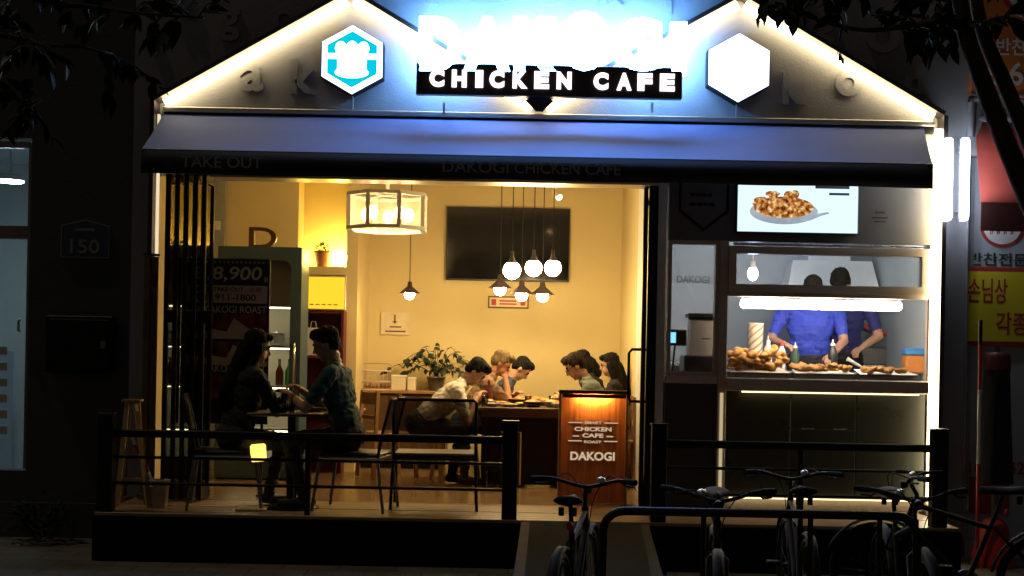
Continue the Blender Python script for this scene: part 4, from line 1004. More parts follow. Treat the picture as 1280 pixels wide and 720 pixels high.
# stack of striped paper cups
c = onp(944, 1.56); sk = thing('cup_stack', 'tall stack of striped paper cups behind the fried chicken', 'cups', c)
ht = WZ(944, 404, 1.56) - c.z; nb = 11
MB().lathe(c, [(0.055, 0), (0.066, ht * 0.98), (0.069, ht * 0.985), (0.069, ht), (0.060, ht), (0.058, ht - 0.02), (0, ht - 0.02)], 24).build('sleeve', 'paper_white', sk)
for i in range(9):
    m = MB(); V = []
    for k in range(15):
        a_ = rad(-180 + 180 * k / 14); z_ = -0.14 + 0.062 * i + 0.16 * k / 14; z2 = z_ + 0.022
        for zz in (z_, z2): zz = min(max(zz, 0.004), ht - 0.012); r_ = 0.055 + 0.011 * zz / ht + 0.0012; V.append((c.x + r_ * math.cos(a_), 1.56 + r_ * math.sin(a_), c.z + zz))
    m.add(V, [(2 * k, 2 * k + 2, 2 * k + 3, 2 * k + 1) for k in range(14)], True); m.build('stripe', 'cup_stripe', sk)
def bottle(px, py_top, body, cap, label, r=0.035, Y=1.58):
    c = onp(px, Y); h = WZ(px, py_top, Y) - c.z; t = thing('sauce_bottle', label, 'bottle', c)
    MB().lathe(c, [(r * 0.9, 0), (r, 0.01), (r, h * 0.62), (r * 0.5, h * 0.76), (r * 0.5, h * 0.8)], 16).build('body', body, t)
    MB().lathe(c, [(r * 0.55, h * 0.805), (r * 0.5, h * 0.86), (r * 0.18, h * 0.9), (r * 0.1, h), (0, h)], 14).build('cap', cap, t)
bottle(960, 420, 'plastic_white', 'plastic_white', 'white squeeze bottle next to the stack of striped cups')
bottle(977, 425, 'kitchen_white', 'red_plastic', 'pale squeeze bottle with a red cap left of the blue shirts')
bottle(994, 428, 'ink_green', 'plastic_white', 'dark green sauce bottle before the front cook')
bottle(1041, 424, 'plastic_dark', 'plastic_white', 'dark sauce bottle with a white cap before the rear cook', 0.04)
c = onp(1091, 1.6); t = thing('ladle_bowl', 'shallow pale bowl with a long white handle, right of the cooks', 'bowl', c)
MB().lathe(c, [(0.05, 0), (0.10, 0.04), (0.105, 0.045), (0.098, 0.045), (0.05, 0.008), (0, 0.006)], 20).build('bowl', 'paper_cream', t)
MB().tube([(c.x - 0.09, 1.6, c.z + 0.04), (c.x - 0.2, 1.58, c.z + 0.10), (c.x - 0.22, 1.58, c.z + 0.11)], [0.012, 0.015, 0.02], 8).build('handle', 'paper_white', t)
c = onp(1143, 1.62); t = thing('sauce_tub', 'orange sauce tub with a blue lid at the right end of the kitchen', 'tub', c)
MB().box(c.x - 0.09, c.x + 0.09, 1.55, 1.69, c.z, c.z + 0.15, b=0.012).build('tub', 'orange_sauce', t); MB().box(c.x - 0.095, c.x + 0.095, 1.545, 1.695, c.z + 0.151, c.z + 0.21, b=0.012).build('lid', 'blue_lid', t)
# fryer with red edged lid on the back counter, hanging ladle
c = Vector((WX(1105, 440, 2.75), 2.78, KF + 0.9005)); t = thing('fryer', 'dark fryer with a slanting red edge behind the ladle bowl', 'fryer', c)
MB().box(c.x - 0.28, c.x + 0.28, 2.64, 2.95, c.z, c.z + 0.16, b=0.01).build('body', 'dark_steel', t)
MB().bar((c.x - 0.22, 2.64, c.z + 0.36), (c.x + 0.27, 2.64, c.z + 0.19), 0.03, 0.035).build('red_edge', 'red_plastic', t); MB().bar((c.x - 0.22, 2.80, c.z + 0.35), (c.x + 0.27, 2.80, c.z + 0.18), 0.28, 0.012).build('lid', 'dark_steel', t)
p = W(1099, 412, 2.9); t = thing('hanging_ladle', 'steel ladle hanging on the kitchen wall right of the cooks', 'ladle', (p.x, 2.9, p.z))
MB().tube([(p.x - 0.03, 3.15, p.z + 0.25), (p.x, 3.05, p.z + 0.02)], 0.008, 8).build('handle', 'dark_steel', t); MB().ell((p.x, 3.03, p.z - 0.01), (0.05, 0.04, 0.035), 12, 8).build('bowl', 'dark_steel', t)
MB().tube([(p.x - 0.03, 3.15, p.z + 0.25), (p.x - 0.03, 3.198, p.z + 0.25)], 0.006, 6).build('hook', 'dark_steel', t)
# cash register, card reader
cz_ = kz(472) + 0.0005; c = Vector((kx(878, 440, 1.2), 1.2, cz_))
rg = thing('cash_register', 'beige cash register behind the small serving window', 'register', c)
MB().box(c.x - 0.16, c.x + 0.13, 1.10, 1.40, cz_, cz_ + 0.16, b=0.01).build('drawer', 'plastic_dark', rg)
MB().add([(c.x - 0.11, 1.12, cz_ + 0.161), (c.x + 0.14, 1.12, cz_ + 0.161), (c.x + 0.14, 1.38, cz_ + 0.161), (c.x - 0.11, 1.38, cz_ + 0.161), (c.x - 0.11, 1.14, cz_ + 0.44), (c.x + 0.14, 1.14, cz_ + 0.44), (c.x + 0.14, 1.30, cz_ + 0.47), (c.x - 0.11, 1.30, cz_ + 0.47)],
         [(0, 1, 5, 4), (1, 2, 6, 5), (2, 3, 7, 6), (3, 0, 4, 7), (4, 5, 6, 7)]).build('monitor_back', 'plastic_beige', rg)
MB().bar((c.x - 0.13, 1.22, cz_ + 0.485), (c.x + 0.15, 1.22, cz_ + 0.485), 0.20, 0.03, b=0.006).build('top_cover', 'plastic_dark', rg)
MB().box(c.x - 0.02, c.x + 0.05, 1.115, 1.119, cz_ + 0.29, cz_ + 0.30).build('mark', 'plastic_dark', rg)
c = W(846, 422, 1.05); t = thing('customer_display', 'small dark display with a glowing blue screen in the small window', 'display', (c.x, 1.05, cz_))
MB().tube([(c.x - 0.03, 1.07, cz_), (c.x - 0.01, 1.07, c.z - 0.06)], 0.008, 8).build('stand', 'plastic_dark', t); MB().lathe((c.x - 0.03, 1.07, cz_), [(0.04, 0), (0.04, 0.008), (0.0, 0.01)], 14).build('base', 'plastic_dark', t)
MB().box(c.x - 0.085, c.x + 0.085, 1.05, 1.09, c.z - 0.065, c.z + 0.065, b=0.012).build('housing', 'plastic_dark', t)
MB().box(c.x - 0.05, c.x - 0.008, 1.046, 1.0495, c.z - 0.042, c.z + 0.042).build('screen', 'screen_blue', t)
# ------------------------------------------------------------------ neighbouring building on the left
NY = 1.12
wx1 = WX(39, 230, NY)                          # right edge of its window strip
nb = thing('neighbour_building', 'dark plain building wall at the far left with a pale lit window strip', 'building', (-5.0, NY + 0.1, 0))
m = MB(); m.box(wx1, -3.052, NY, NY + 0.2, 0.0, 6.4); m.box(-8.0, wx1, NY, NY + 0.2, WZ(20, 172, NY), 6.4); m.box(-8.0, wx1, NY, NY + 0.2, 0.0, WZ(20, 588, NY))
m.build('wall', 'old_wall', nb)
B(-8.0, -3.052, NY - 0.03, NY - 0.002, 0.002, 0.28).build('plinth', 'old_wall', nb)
wz0, wz1, dz0, dz1 = WZ(20, 282, NY), WZ(20, 184, NY), WZ(20, 586, NY), WZ(20, 298, NY)
wf = MB(); wf.box(wx1 - 0.03, wx1 - 0.001, NY + 0.02, NY + 0.1, dz0, wz1); wf.box(-6.0, wx1 - 0.031, NY + 0.02, NY + 0.1, dz1, wz0); wf.box(-6.0, wx1 - 0.031, NY + 0.02, NY + 0.1, wz1, wz1 + 0.05); wf.box(-4.25, -4.20, NY + 0.03, NY + 0.09, wz0 + 0.001, wz1 - 0.001)
fr_ = wf.build('window_frame', 'dark_steel', nb)
B(-6.0, wx1 - 0.031, NY + 0.05, NY + 0.056, wz0 + 0.001, wz1 - 0.001).build('pane', 'frost', fr_)
B(-6.0, wx1 - 0.031, NY + 0.05, NY + 0.056, dz0, dz1 - 0.001).build('pane', 'frost', fr_)
MB().tube([(wx1 - 0.07, NY + 0.0, WZ(25, 400, NY)), (wx1 - 0.07, NY - 0.03, WZ(25, 401, NY)), (wx1 - 0.07, NY - 0.03, WZ(25, 413, NY)), (wx1 - 0.07, NY + 0.0, WZ(25, 414, NY))], 0.012, 8).build('door_handle', 'chrome', nb)
m = MB(); m.box(-6.0, -5.9, NY + 0.21, 4.0, 0.1, 3.5); m.box(-6.0, -3.3, 3.9, 4.0, 0.1, 3.5); m.box(-3.4, -3.3, NY + 0.21, 3.9, 0.1, 3.5); m.box(-5.9, -3.4, NY + 0.21, 3.9, 3.4, 3.5); m.box(-5.9, -3.4, NY + 0.21, 3.9, 0.1, 0.3)
m.build('office_room', 'kitchen_white', nb)
B(-5.6, -4.9, 3.0, 3.4, 0.3, 1.5, b=0.01).build('office_cabinet', 'kitchen_wall', nb)
p = W(13, 226, 2.2)
t = thing('office_ceiling_lamp', 'round cool ceiling lamp seen through the far left window', 'lamp', (p.x, 2.2, p.z)); MB().lathe((p.x, 2.2, p.z), [(0.12, 0.0), (0.13, 0.02), (0.13, 0.05), (0.0, 0.05)], 24).build('housing', 'plastic_white', t)
MB().lathe((p.x, 2.2, p.z), [(0.0, -0.012), (0.11, -0.012), (0.115, -0.002)], 24).build('diffuser', 'office_lamp', t); MB().tube([(p.x, 2.2, p.z + 0.05), (p.x, 2.2, 3.4)], 0.012, 8).build('stem', 'plastic_white', t)
m = MB()
for i in range(6):
    q = W(3, 438 + i * 20, NY); m.box(-4.25, q.x + 0.02, NY + 0.044, NY + 0.0495, q.z - 0.035, q.z + 0.03)
tag(m.build('window_sticker', 'plastic_white', org=Vector((-4.2, NY + 0.045, 1.5))), 'column of white stickers on the far left glass door', 'sticker')
# house number plaque and dark box
a, b_ = W(76, 322, NY), W(138, 275, NY); w_, h_ = b_.x - a.x, b_.z - a.z; zc = (a.z + b_.z) / 2; xc_ = (a.x + b_.x) / 2
pl = thing('number_plaque', 'house shaped number plaque on the dark left wall', 'plaque', (xc_, NY - 0.01, a.z))
z0_, z1_ = zc - h_ / 2, zc + h_ / 2
P = [(xc_ - w_ / 2, z0_), (xc_ + w_ / 2, z0_), (xc_ + w_ / 2, z1_ - h_ * 0.16), (xc_, z1_), (xc_ - w_ / 2, z1_ - h_ * 0.16)]
MB().prism(P, NY - 0.012, NY - 0.001).build('rim', 'plaque_white', pl)
Q = [(xc_ + (x - xc_) * 0.95, zc + (z - zc) * 0.93) for x, z in P]; MB().prism(Q, NY - 0.016, NY - 0.0125).build('plate', 'plaque_blue', pl)
text('150', 'number', xc_, z0_ + h_ * 0.30, NY - 0.019, w_ * 0.6, h_ * 0.36, 'plaque_white', pl, 0.0025)
m = MB(); m.box(xc_ - w_ * 0.2, xc_ + w_ * 0.2, NY - 0.0185, NY - 0.0165, zc + h_ * 0.2, zc + h_ * 0.27); m.build('street_name', 'plaque_white', pl)
a, b_ = W(61, 465, NY), W(146, 396, NY); bx_ = thing('wall_box', 'dark square metal box on the left wall under the number plaque', 'wall box', ((a.x + b_.x) / 2, NY - 0.05, a.z))
MB().box(a.x, b_.x, NY - 0.10, NY - 0.001, a.z, b_.z, b=0.008).build('body', 'black_metal', bx_); MB().box(a.x + 0.03, b_.x - 0.03, NY - 0.108, NY - 0.101, a.z + 0.03, b_.z - 0.03, b=0.003).build('lid', 'black_metal', bx_)
MB().box(b_.x - 0.09, b_.x - 0.05, NY - 0.118, NY - 0.1085, (a.z + b_.z) / 2 - 0.03, (a.z + b_.z) / 2 + 0.03).build('latch', 'dark_steel', bx_)

# ------------------------------------------------------------------ neighbouring shop on the right
RX = 3.80; RY = 1.12
rs = thing('side_dish_shop', 'neighbouring shop at the right edge with grey wall and orange fascia', 'building', (5.0, RY, 0))
m = MB(); m.box(3.622, 8.0, RY, RY + 0.2, 0.0, 3.6); m.box(3.80, 8.0, RY, RY + 0.2, 3.6, 6.4); m.build('wall', 'neighbour_wall', rs)
B(3.63, 8.0, RY - 0.12, RY - 0.002, 0.0, 0.12).build('step', 'counter_stone', rs)
MB().box(3.66, 3.70, RY - 0.012, RY - 0.001, 0.13, 3.3).build('joint_strip', 'pipe_grey', rs)
oa = W(1213, 119, 0.95); ox0, oz0 = oa.x, WZ(1240, 119, 0.95)
os_ = thing('orange_sign', 'orange fascia sign with white Korean letters at the top right corner', 'sign', (4.6, 0.98, oz0))
ob = MB().box(ox0, 7.0, 0.95, RY - 0.003, oz0, 5.0, b=0.006).build('sign_box', 'orange_sign', os_)
MB().box(ox0 - 0.008, 7.0, 0.942, 0.9495, oz0 - 0.01, oz0 + 0.008).build('edge_trim', 'pipe_grey', os_)
p = W(1268, 58, 0.95); text('반찬', 'lettering', WX(1265, 58, 0.94), WZ(1265, 58, 0.94), 0.945, WX(1284, 58, .94) - WX(1246, 58, .94), 0.135, 'plastic_white', ob, 0.004)
text('6-', 'lettering', WX(1277, 92, .94), WZ(1277, 92, 0.94), 0.945, WX(1292, 92, .94) - WX(1262, 92, .94), 0.185, 'plastic_white', ob, 0.004)
text('6-', 'lettering', WX(1247, 92, .94), WZ(1247, 92, 0.94), 0.945, WX(1262, 92, .94) - WX(1232, 92, .94), 0.185, 'plastic_white', ob, 0.004)
q = W(1290, -18, 0.94); MB().prism(disc(q.x, q.z, 0.26, 0.26, 32), 0.940, 0.9485).build('emblem_ring', 'ink_red', ob); MB().prism(disc(q.x, q.z, 0.215, 0.215, 32), 0.936, 0.9395).build('emblem_face', 'plastic_white', ob)
# pipe and cable along the corner
pp = thing('drain_pipe', 'grey drain pipe beside the orange sign', 'pipe', (W(1206, 140, 0.98).x, 1.0, 2.7))
x = WX(1213, 150, 0.97); MB().tube([(x, 0.97, WZ(1213, 172, .97)), (x, 0.97, WZ(1213, 128, .97))], 0.03, 12).build('pipe', 'pipe_grey', pp)
MB().tube([(x, 0.97, WZ(1213, 128, .97)), (x + 0.03, 0.97, WZ(1213, 124, .97)), (x + 0.5, 0.97, WZ(1213, 124, .97))], 0.02, 10).build('elbow', 'pipe_grey', pp)
MB().tube([(x + 0.02, 1.0, 0.12), (x + 0.01, 1.0, 1.6), (x, 1.0, WZ(1213, 172, .97))], 0.012, 8).build('cable', 'pipe_grey', pp)
# red awning of the neighbour
ra = thing('red_awning', 'red fabric awning with a dark valance on the shop at the right edge', 'awning', (4.6, 0.7, 2.6))
ax0, az1, az0, azv = WX(1222, 152, 1.0), WZ(1240, 150, 1.0), WZ(1240, 255, 0.55), WZ(1240, 288, 0.55)
az0 = WZ(1245, 253, 0.84); azv = WZ(1245, 289, 0.84)
m = MB(); vs = []
for j in range(5):
    t_ = j / 4
    for i in range(9): vs.append((ax0 - 0.02 * t_ + (7.0 - ax0) * i / 8, 1.05 - 0.21 * t_, az1 + (az0 - az1) * t_ - 0.02 * math.sin(math.pi * t_)))
m.add(vs, [(j * 9 + i, (j + 1) * 9 + i, (j + 1) * 9 + i + 1, j * 9 + i + 1) for j in range(4) for i in range(8)], True)
cn = m.build('canopy', 'red_cloth', ra); so = cn.modifiers.new('thickness', 'SOLIDIFY'); so.thickness = 0.004
B(ax0 - 0.02, 7.0, 0.83, 0.838, azv, az0 - 0.001).build('valance', 'dark_red_cloth', ra)
MB().tube([(ax0 + 0.01, 1.05, az1 + 0.02), (7.0, 1.05, az1 + 0.02)], 0.03, 10).build('roller', 'pipe_grey', ra)
# round emblem, words and yellow sign on the neighbour's wall
q = W(1253, 284, RY - 0.01); re_ = thing('round_emblem', 'white oval emblem with a red rim under the red awning', 'emblem', (q.x, RY - 0.01, q.z))
MB().prism(disc(q.x, q.z, 0.175, 0.16, 32), RY - 0.010, RY - 0.001).build('rim', 'ink_red', re_); MB().prism(disc(q.x, q.z, 0.152, 0.138, 32), RY - 0.014, RY - 0.0105).build('face', 'plastic_white', re_)
m = MB()
for i in range(4):
    x = q.x - 0.10 + 0.055 * i; m.box(x, x + 0.008, RY - 0.017, RY - 0.0145, q.z - 0.06, q.z + 0.02); m.box(x + 0.014, x + 0.038, RY - 0.017, RY - 0.0145, q.z - 0.02, q.z - 0.012); m.box(x + 0.014, x + 0.022, RY - 0.017, RY - 0.0145, q.z - 0.055, q.z - 0.025)
m.build('print', 'ink_red', re_)
q = W(1248, 324, RY - 0.01)
t = text('반찬전문', 'wall_lettering', q.x, q.z, RY - 0.008, WX(1284, 324, RY) - WX(1211, 324, RY), 0.10, 'ink_green', None, 0.006); tag(t, 'dark green Korean letters on the wall above the yellow sign', 'lettering')
ya, yb = W(1195, 431, RY - 0.04), W(1195, 334, RY - 0.04)
ys = thing('yellow_sign', 'yellow sign with a red border and red Korean letters at the right edge', 'sign', (4.4, RY - 0.03, WZ(1230, 432, RY)))
yz0, yz1 = WZ(1235, 432, RY - 0.04), WZ(1235, 334, RY - 0.04)
MB().box(ya.x, 5.6, RY - 0.04, RY - 0.002, yz0, yz1, b=0.004).build('border', 'ink_red', ys); yf = MB().box(ya.x + 0.035, 5.56, RY - 0.045, RY - 0.0405, yz0 + 0.035, yz1 - 0.035).build('face', 'yellow_sign', ys)
text('손님상', 'lettering', WX(1232, 364, RY), WZ(1232, 364, RY), RY - 0.049, WX(1257, 364, RY) - WX(1208, 364, RY), 0.20, 'ink_red', yf, 0.0035)
text('각종', 'lettering', WX(1262, 405, RY), WZ(1262, 405, RY), RY - 0.049, WX(1281, 405, RY) - WX(1241, 405, RY), 0.185, 'ink_red', yf, 0.0035)
# red label low on that wall
a, b_ = W(1194, 642, RY - 0.01), W(1262, 596, RY - 0.01); zl0, zl1 = WZ(1225, 642, RY), WZ(1225, 596, RY)
rl = thing('red_wall_label', 'rounded red label with yellow Korean letters low on the right wall', 'label', ((a.x + b_.x) / 2, RY - 0.01, zl0))
MB().prism(round_rect(a.x, b_.x, zl0, zl1, 0.04), RY - 0.01, RY - 0.001).build('plate', 'ink_red', rl)
text('집', 'lettering', WX(1203, 628, RY), WZ(1203, 628, RY), RY - 0.0135, 0.09, 0.11, 'poster_cream', rl, 0.003)
t = text('910', 'phone_number', WX(1212, 585, RY), WZ(1212, 585, RY), RY - 0.006, 0.2, 0.1, 'ink_red', None, 0.005); tag(t, 'faded red digits above the rounded red label', 'lettering')
t = text('42', 'phone_number', WX(1270, 585, RY), WZ(1270, 585, RY), RY - 0.006, 0.14, 0.1, 'ink_red', None, 0.005); tag(t, 'faded red digits at the right edge behind the folded parasol', 'lettering')
# folded parasol and striped pole in front of it
p0 = W(1242, 670, 0.55); fp = thing('folded_parasol', 'dark folded parasol with a red base standing before the right wall', 'parasol', (p0.x, 0.55, 0))
zt = WZ(1242, 440, 0.55)
m = MB(); prof = [(0.05, zt - 0.012), (0.082, zt - 0.03), (0.085, zt - 0.2), (0.10, zt - 0.6), (0.115, zt - 0.95), (0.12, zt - 1.0)]
n = 16; vs = []
for (r_, z_) in prof:
    for k in range(n):
        a_ = 2 * math.pi * k / n; q_ = r_ * (1 + 0.14 * (k % 2)); vs.append((p0.x + q_ * math.cos(a_), 0.55 + q_ * math.sin(a_), z_))
m.add(vs, [((i + 1) * n + k, (i + 1) * n + (k + 1) % n, i * n + (k + 1) % n, i * n + k) for i in range(len(prof) - 1) for k in range(n)], True)
m.build('folded_cloth', 'parasol_cloth', fp); MB().tube([(p0.x, 0.55, 0.05), (p0.x, 0.55, zt + 0.04)], 0.02, 10).build('pole', 'dark_steel', fp)
MB().lathe((p0.x, 0.55, 0.0), [(0.16, 0.002), (0.16, 0.05), (0.10, 0.32), (0.06, 0.36), (0.0, 0.36)], 20).build('base', 'red_plastic', fp)
m = MB().lathe((p0.x, 0.55, 0), [(0.102, zt - 0.14), (0.098, zt - 0.03), (0.085, zt - 0.004), (0, zt)], 16).build('top_cap', 'maroon', fp)
pa_ = W(1222, 668, 0.42); pz_ = thing('striped_pole', 'thin red and white pole standing left of the folded parasol', 'pole', (pa_.x, 0.42, 0))
ptop = W(1226, 400, 0.42); A_, B_ = Vector((pa_.x, 0.42, 0.003)), Vector((ptop.x, 0.42, ptop.z))
for i, (s0, s1, m_) in enumerate(((0, 0.42, 'red_plastic'), (0.42, 0.62, 'plastic_white'), (0.62, 0.72, 'plastic_white'), (0.72, 0.9, 'red_plastic'), (0.9, 1.0, 'black_metal'))): MB().tube([A_.lerp(B_, s0), A_.lerp(B_, s1)], 0.014, 10).build('band', m_, pz_)

# ------------------------------------------------------------------ trees
def leaf_mesh(l, w, m_):
    m = MB(); V = []; n = 5
    for i in range(n + 1):
        t_ = i / n; ww = w * math.sin(math.pi * (0.08 + 0.92 * t_) ** 0.8) * (1 if i < n else 0); zz = -0.25 * l * t_ * t_
        V += [(-ww / 2, t_ * l, zz + 0.12 * ww), (0, t_ * l, zz), (ww / 2, t_ * l, zz + 0.12 * ww)]
    F = []
    for i in range(n): b0, b1 = 3 * i, 3 * i + 3; F += [(b0, b0 + 1, b1 + 1, b1), (b0 + 1, b0 + 2, b1 + 2, b1 + 1)]
    m.add(V, F, True); me = m.mesh('leaf'); me.materials.append(MATS[m_]); return me
def leaf_at(me, parent, p, d, s, rr):
    o = bpy.data.objects.new('leaf', me); COL.objects.link(o); o.parent = parent
    o.location = Vector(p) - base_of(parent); q = Vector(d).to_track_quat('Y', 'Z'); o.rotation_mode = 'QUATERNION'
    o.rotation_quaternion = q @ Euler((0, rr.uniform(-0.9, 0.9), 0)).to_quaternion(); o.scale = (s, s, s)
def curve_pts(pts, n):
    out = []
    P = [pts[0]] + pts + [pts[-1]]
    for i in range(1, len(P) - 2):
        for k in range(n):
            t_ = k / n; p0, p1, p2, p3 = P[i - 1], P[i], P[i + 1], P[i + 2]
            out.append(0.5 * ((2 * p1) + (p2 - p0) * t_ + (2 * p0 - 5 * p1 + 4 * p2 - p3) * t_ ** 2 + (3 * p1 - p0 - 3 * p2 + p3) * t_ ** 3))
    out.append(pts[-1]); return out
def spray(tree, path, r, me, rr, nleaf, spread, me_s=(0.7, 1.15), name='branch', first=0.15, twig=0.22):
    """a branch with short twigs that carry the leaves"""
    pts = curve_pts([Vector(p) for p in path], 6); n = len(pts)
    m = MB(); m.tube(pts, [r * (1 - 0.8 * i / (n - 1)) for i in range(n)], 7)
    tips = []
    for k in range(nleaf // 6):
        t_ = first + (1 - first) * rr.random(); b0 = pts[int(t_ * (n - 1))]
        d = Vector((rr.uniform(-1, 1), rr.uniform(-1, 1), rr.uniform(-0.9, 0.7))).normalized(); L = twig * rr.uniform(0.5, 1.2)
        e = b0 + d * L + Vector((0, 0, -0.15 * L)); m.tube([b0, b0.lerp(e, 0.5) + Vector((0, 0, 0.02)), e], [0.005, 0.004, 0.002], 5); tips.append((b0, e, d))
    m.build(name, 'bark', tree)
    for (b0, e, d) in tips:
        for j in range(6):
            t_ = 0.3 + 0.14 * j; p = b0.lerp(e, t_); dd = (d + Vector((rr.uniform(-1, 1), rr.uniform(-1, 1), rr.uniform(-1.0, 0.2))) * spread).normalized()
            leaf_at(me, tree, p, dd, rr.uniform(*me_s), rr)
LEAF = leaf_mesh(0.085, 0.042, 'leaf_tree')
TY = -4.2
def TW(px, py, y=TY): return W(px, py, y)
rr = random.Random(21)
tr = thing('street_tree', 'leaning dark street tree with two stems at the top right corner', 'tree', (3.1, TY, 0))
for path, r in (([Vector((3.1, TY, 0)), TW(1440, 560), TW(1315, 310), TW(1268, 205), TW(1232, 112), TW(1208, 40), TW(1190, -60), TW(1175, -180)], 0.052), ([TW(1400, 470, TY + 0.1), TW(1318, 250, TY + 0.16), TW(1288, 180, TY + 0.16), TW(1254, 100, TY + 0.16), TW(1226, 30, TY + 0.14), TW(1222, -40, TY + 0.12), TW(1250, -160, TY + 0.1)], 0.042)):
    pts = curve_pts(path, 6); n = len(pts); MB().tube(pts, [r * (1 - 0.55 * i / (n - 1)) for i in range(n)], 12).build('trunk', 'bark', tr)
spray(tr, [TW(1205, 22), TW(1150, 30), TW(1085, 38), TW(1030, 28), TW(985, 12), TW(955, 6)], 0.014, LEAF, rr, 54, 0.9, twig=0.10)
spray(tr, [TW(1052, 36), TW(1049, 50), TW(1047, 68)], 0.006, LEAF, rr, 6, 0.8, twig=0.05, me_s=(0.3, 0.5))
spray(tr, [TW(1195, 0, TY + .1), TW(1120, -8), TW(1040, -14), TW(950, -22)], 0.016, LEAF, rr, 132, 0.9, twig=0.12)
spray(tr, [TW(1215, 45), TW(1185, 30), TW(1160, 25), TW(1140, 30)], 0.010, LEAF, rr, 48, 0.9, twig=0.09)
spray(tr, [TW(1225, 30), TW(1250, 22), TW(1275, 26), TW(1300, 30)], 0.010, LEAF, rr, 36, 0.8, twig=0.07)
spray(tr, [TW(1200, -20), TW(1240, -40), TW(1300, -30)], 0.012, LEAF, rr, 24, 0.9, twig=0.12)
rr = random.Random(5)
tl_ = thing('street_tree', 'very dark leafy tree hanging into the top left corner', 'tree', (-3.6, TY, 0))
pts = curve_pts([Vector((-3.6, TY, 0)), Vector((-3.5, TY, 1.5)), Vector((-3.3, TY, 2.8)), Vector((-3.1, TY, 4.0))], 6); n = len(pts)
MB().tube(pts, [0.11 * (1 - 0.5 * i / (n - 1)) for i in range(n)], 12).build('trunk', 'bark', tl_)
spray(tl_, [Vector((-3.2, TY, 3.3)), TW(20, -10), TW(110, 8), TW(190, 18), TW(255, 22)], 0.018, LEAF, rr, 72, 0.9, twig=0.13)
spray(tl_, [Vector((-3.3, TY, 2.9)), TW(-20, 40), TW(50, 55), TW(110, 60), TW(150, 75)], 0.016, LEAF, rr, 96, 0.9, twig=0.18)
spray(tl_, [Vector((-3.3, TY, 2.9)), TW(-10, 110), TW(30, 130), TW(60, 120)], 0.012, LEAF, rr, 60, 0.9, twig=0.16)
spray(tl_, [Vector((-3.2, TY, 3.4)), TW(20, -40), TW(90, -30), TW(220, 2)], 0.014, LEAF, rr, 60, 0.9, twig=0.12)
# low dark shrub against the left wall
sp = W(45, 655, 0.8); sh_ = thing('shrub', 'low dark shrub at the foot of the left wall', 'shrub', (sp.x, 0.85, 0)); rr = random.Random(8)
m = MB()
for k in range(9):
    a_ = rr.uniform(0, 6.28); m.tube([(sp.x, 0.85, 0.0), (sp.x + 0.12 * math.cos(a_), 0.85 + 0.1 * math.sin(a_), 0.16), (sp.x + 0.2 * math.cos(a_), 0.85 + 0.16 * math.sin(a_), rr.uniform(0.22, 0.36))], [0.008, 0.006, 0.003], 5)
m.build('stems', 'bark', sh_); m = MB()
for k in range(260):
    a_ = rr.uniform(0, 6.28); q_ = rr.random() ** 0.5; c = Vector((sp.x + 0.28 * q_ * math.cos(a_), 0.85 + 0.2 * q_ * math.sin(a_), 0.06 + rr.random() * (0.36 - 0.18 * q_)))
    d = Vector((math.cos(a_), math.sin(a_), rr.uniform(-.2, 1))).normalized() * 0.06; u = d.cross(Vector((0, 0, 1))).normalized() * 0.018; m.add([c, c + d * 0.5 - u, c + d, c + d * 0.5 + u], [(0, 1, 2, 3)])
stuff(m.build('foliage', 'leaf_tree', sh_))

# ------------------------------------------------------------------ bicycle rack and bicycles
def hoop(x0, x1, y, z, label):
    t = thing('bicycle_rack', label, 'bike rack', ((x0 + x1) / 2, y, 0)); r_ = 0.09; P = [Vector((x0, y, 0.002)), Vector((x0, y, z - r_))]
    for a_ in range(1, 6): P.append(Vector((x0 + r_ - r_ * math.cos(rad(18 * a_)), y, z - r_ + r_ * math.sin(rad(18 * a_)))))
    P.append(Vector((x1 - r_, y, z)))
    for a_ in range(1, 6): P.append(Vector((x1 - r_ + r_ * math.sin(rad(18 * a_)), y, z - r_ + r_ * math.cos(rad(18 * a_)))))
    P.append(Vector((x1, y, 0.002)))
    MB().tube(P, 0.019, 12).build('hoop', 'black_metal', t)
    for x in (x0, x1): MB().lathe((x, y, 0), [(0.06, 0.001), (0.06, 0.012), (0.03, 0.016), (0.0, 0.016)], 16).build('foot_plate', 'black_metal', t)
    for x in (x0 + (x1 - x0) * 0.32, x0 + (x1 - x0) * 0.66, x0 + (x1 - x0) * 0.88): MB().tube([(x, y, 0.002), (x, y, z - 0.0)], 0.012, 8).build('divider', 'black_metal', t)
RYK = -3.7
a = W(753, 690, RYK); b_ = W(1146, 690, RYK); hoop(a.x, b_.x, RYK, WZ(900, 641, RYK), 'low black steel bicycle rack in front of the terrace')
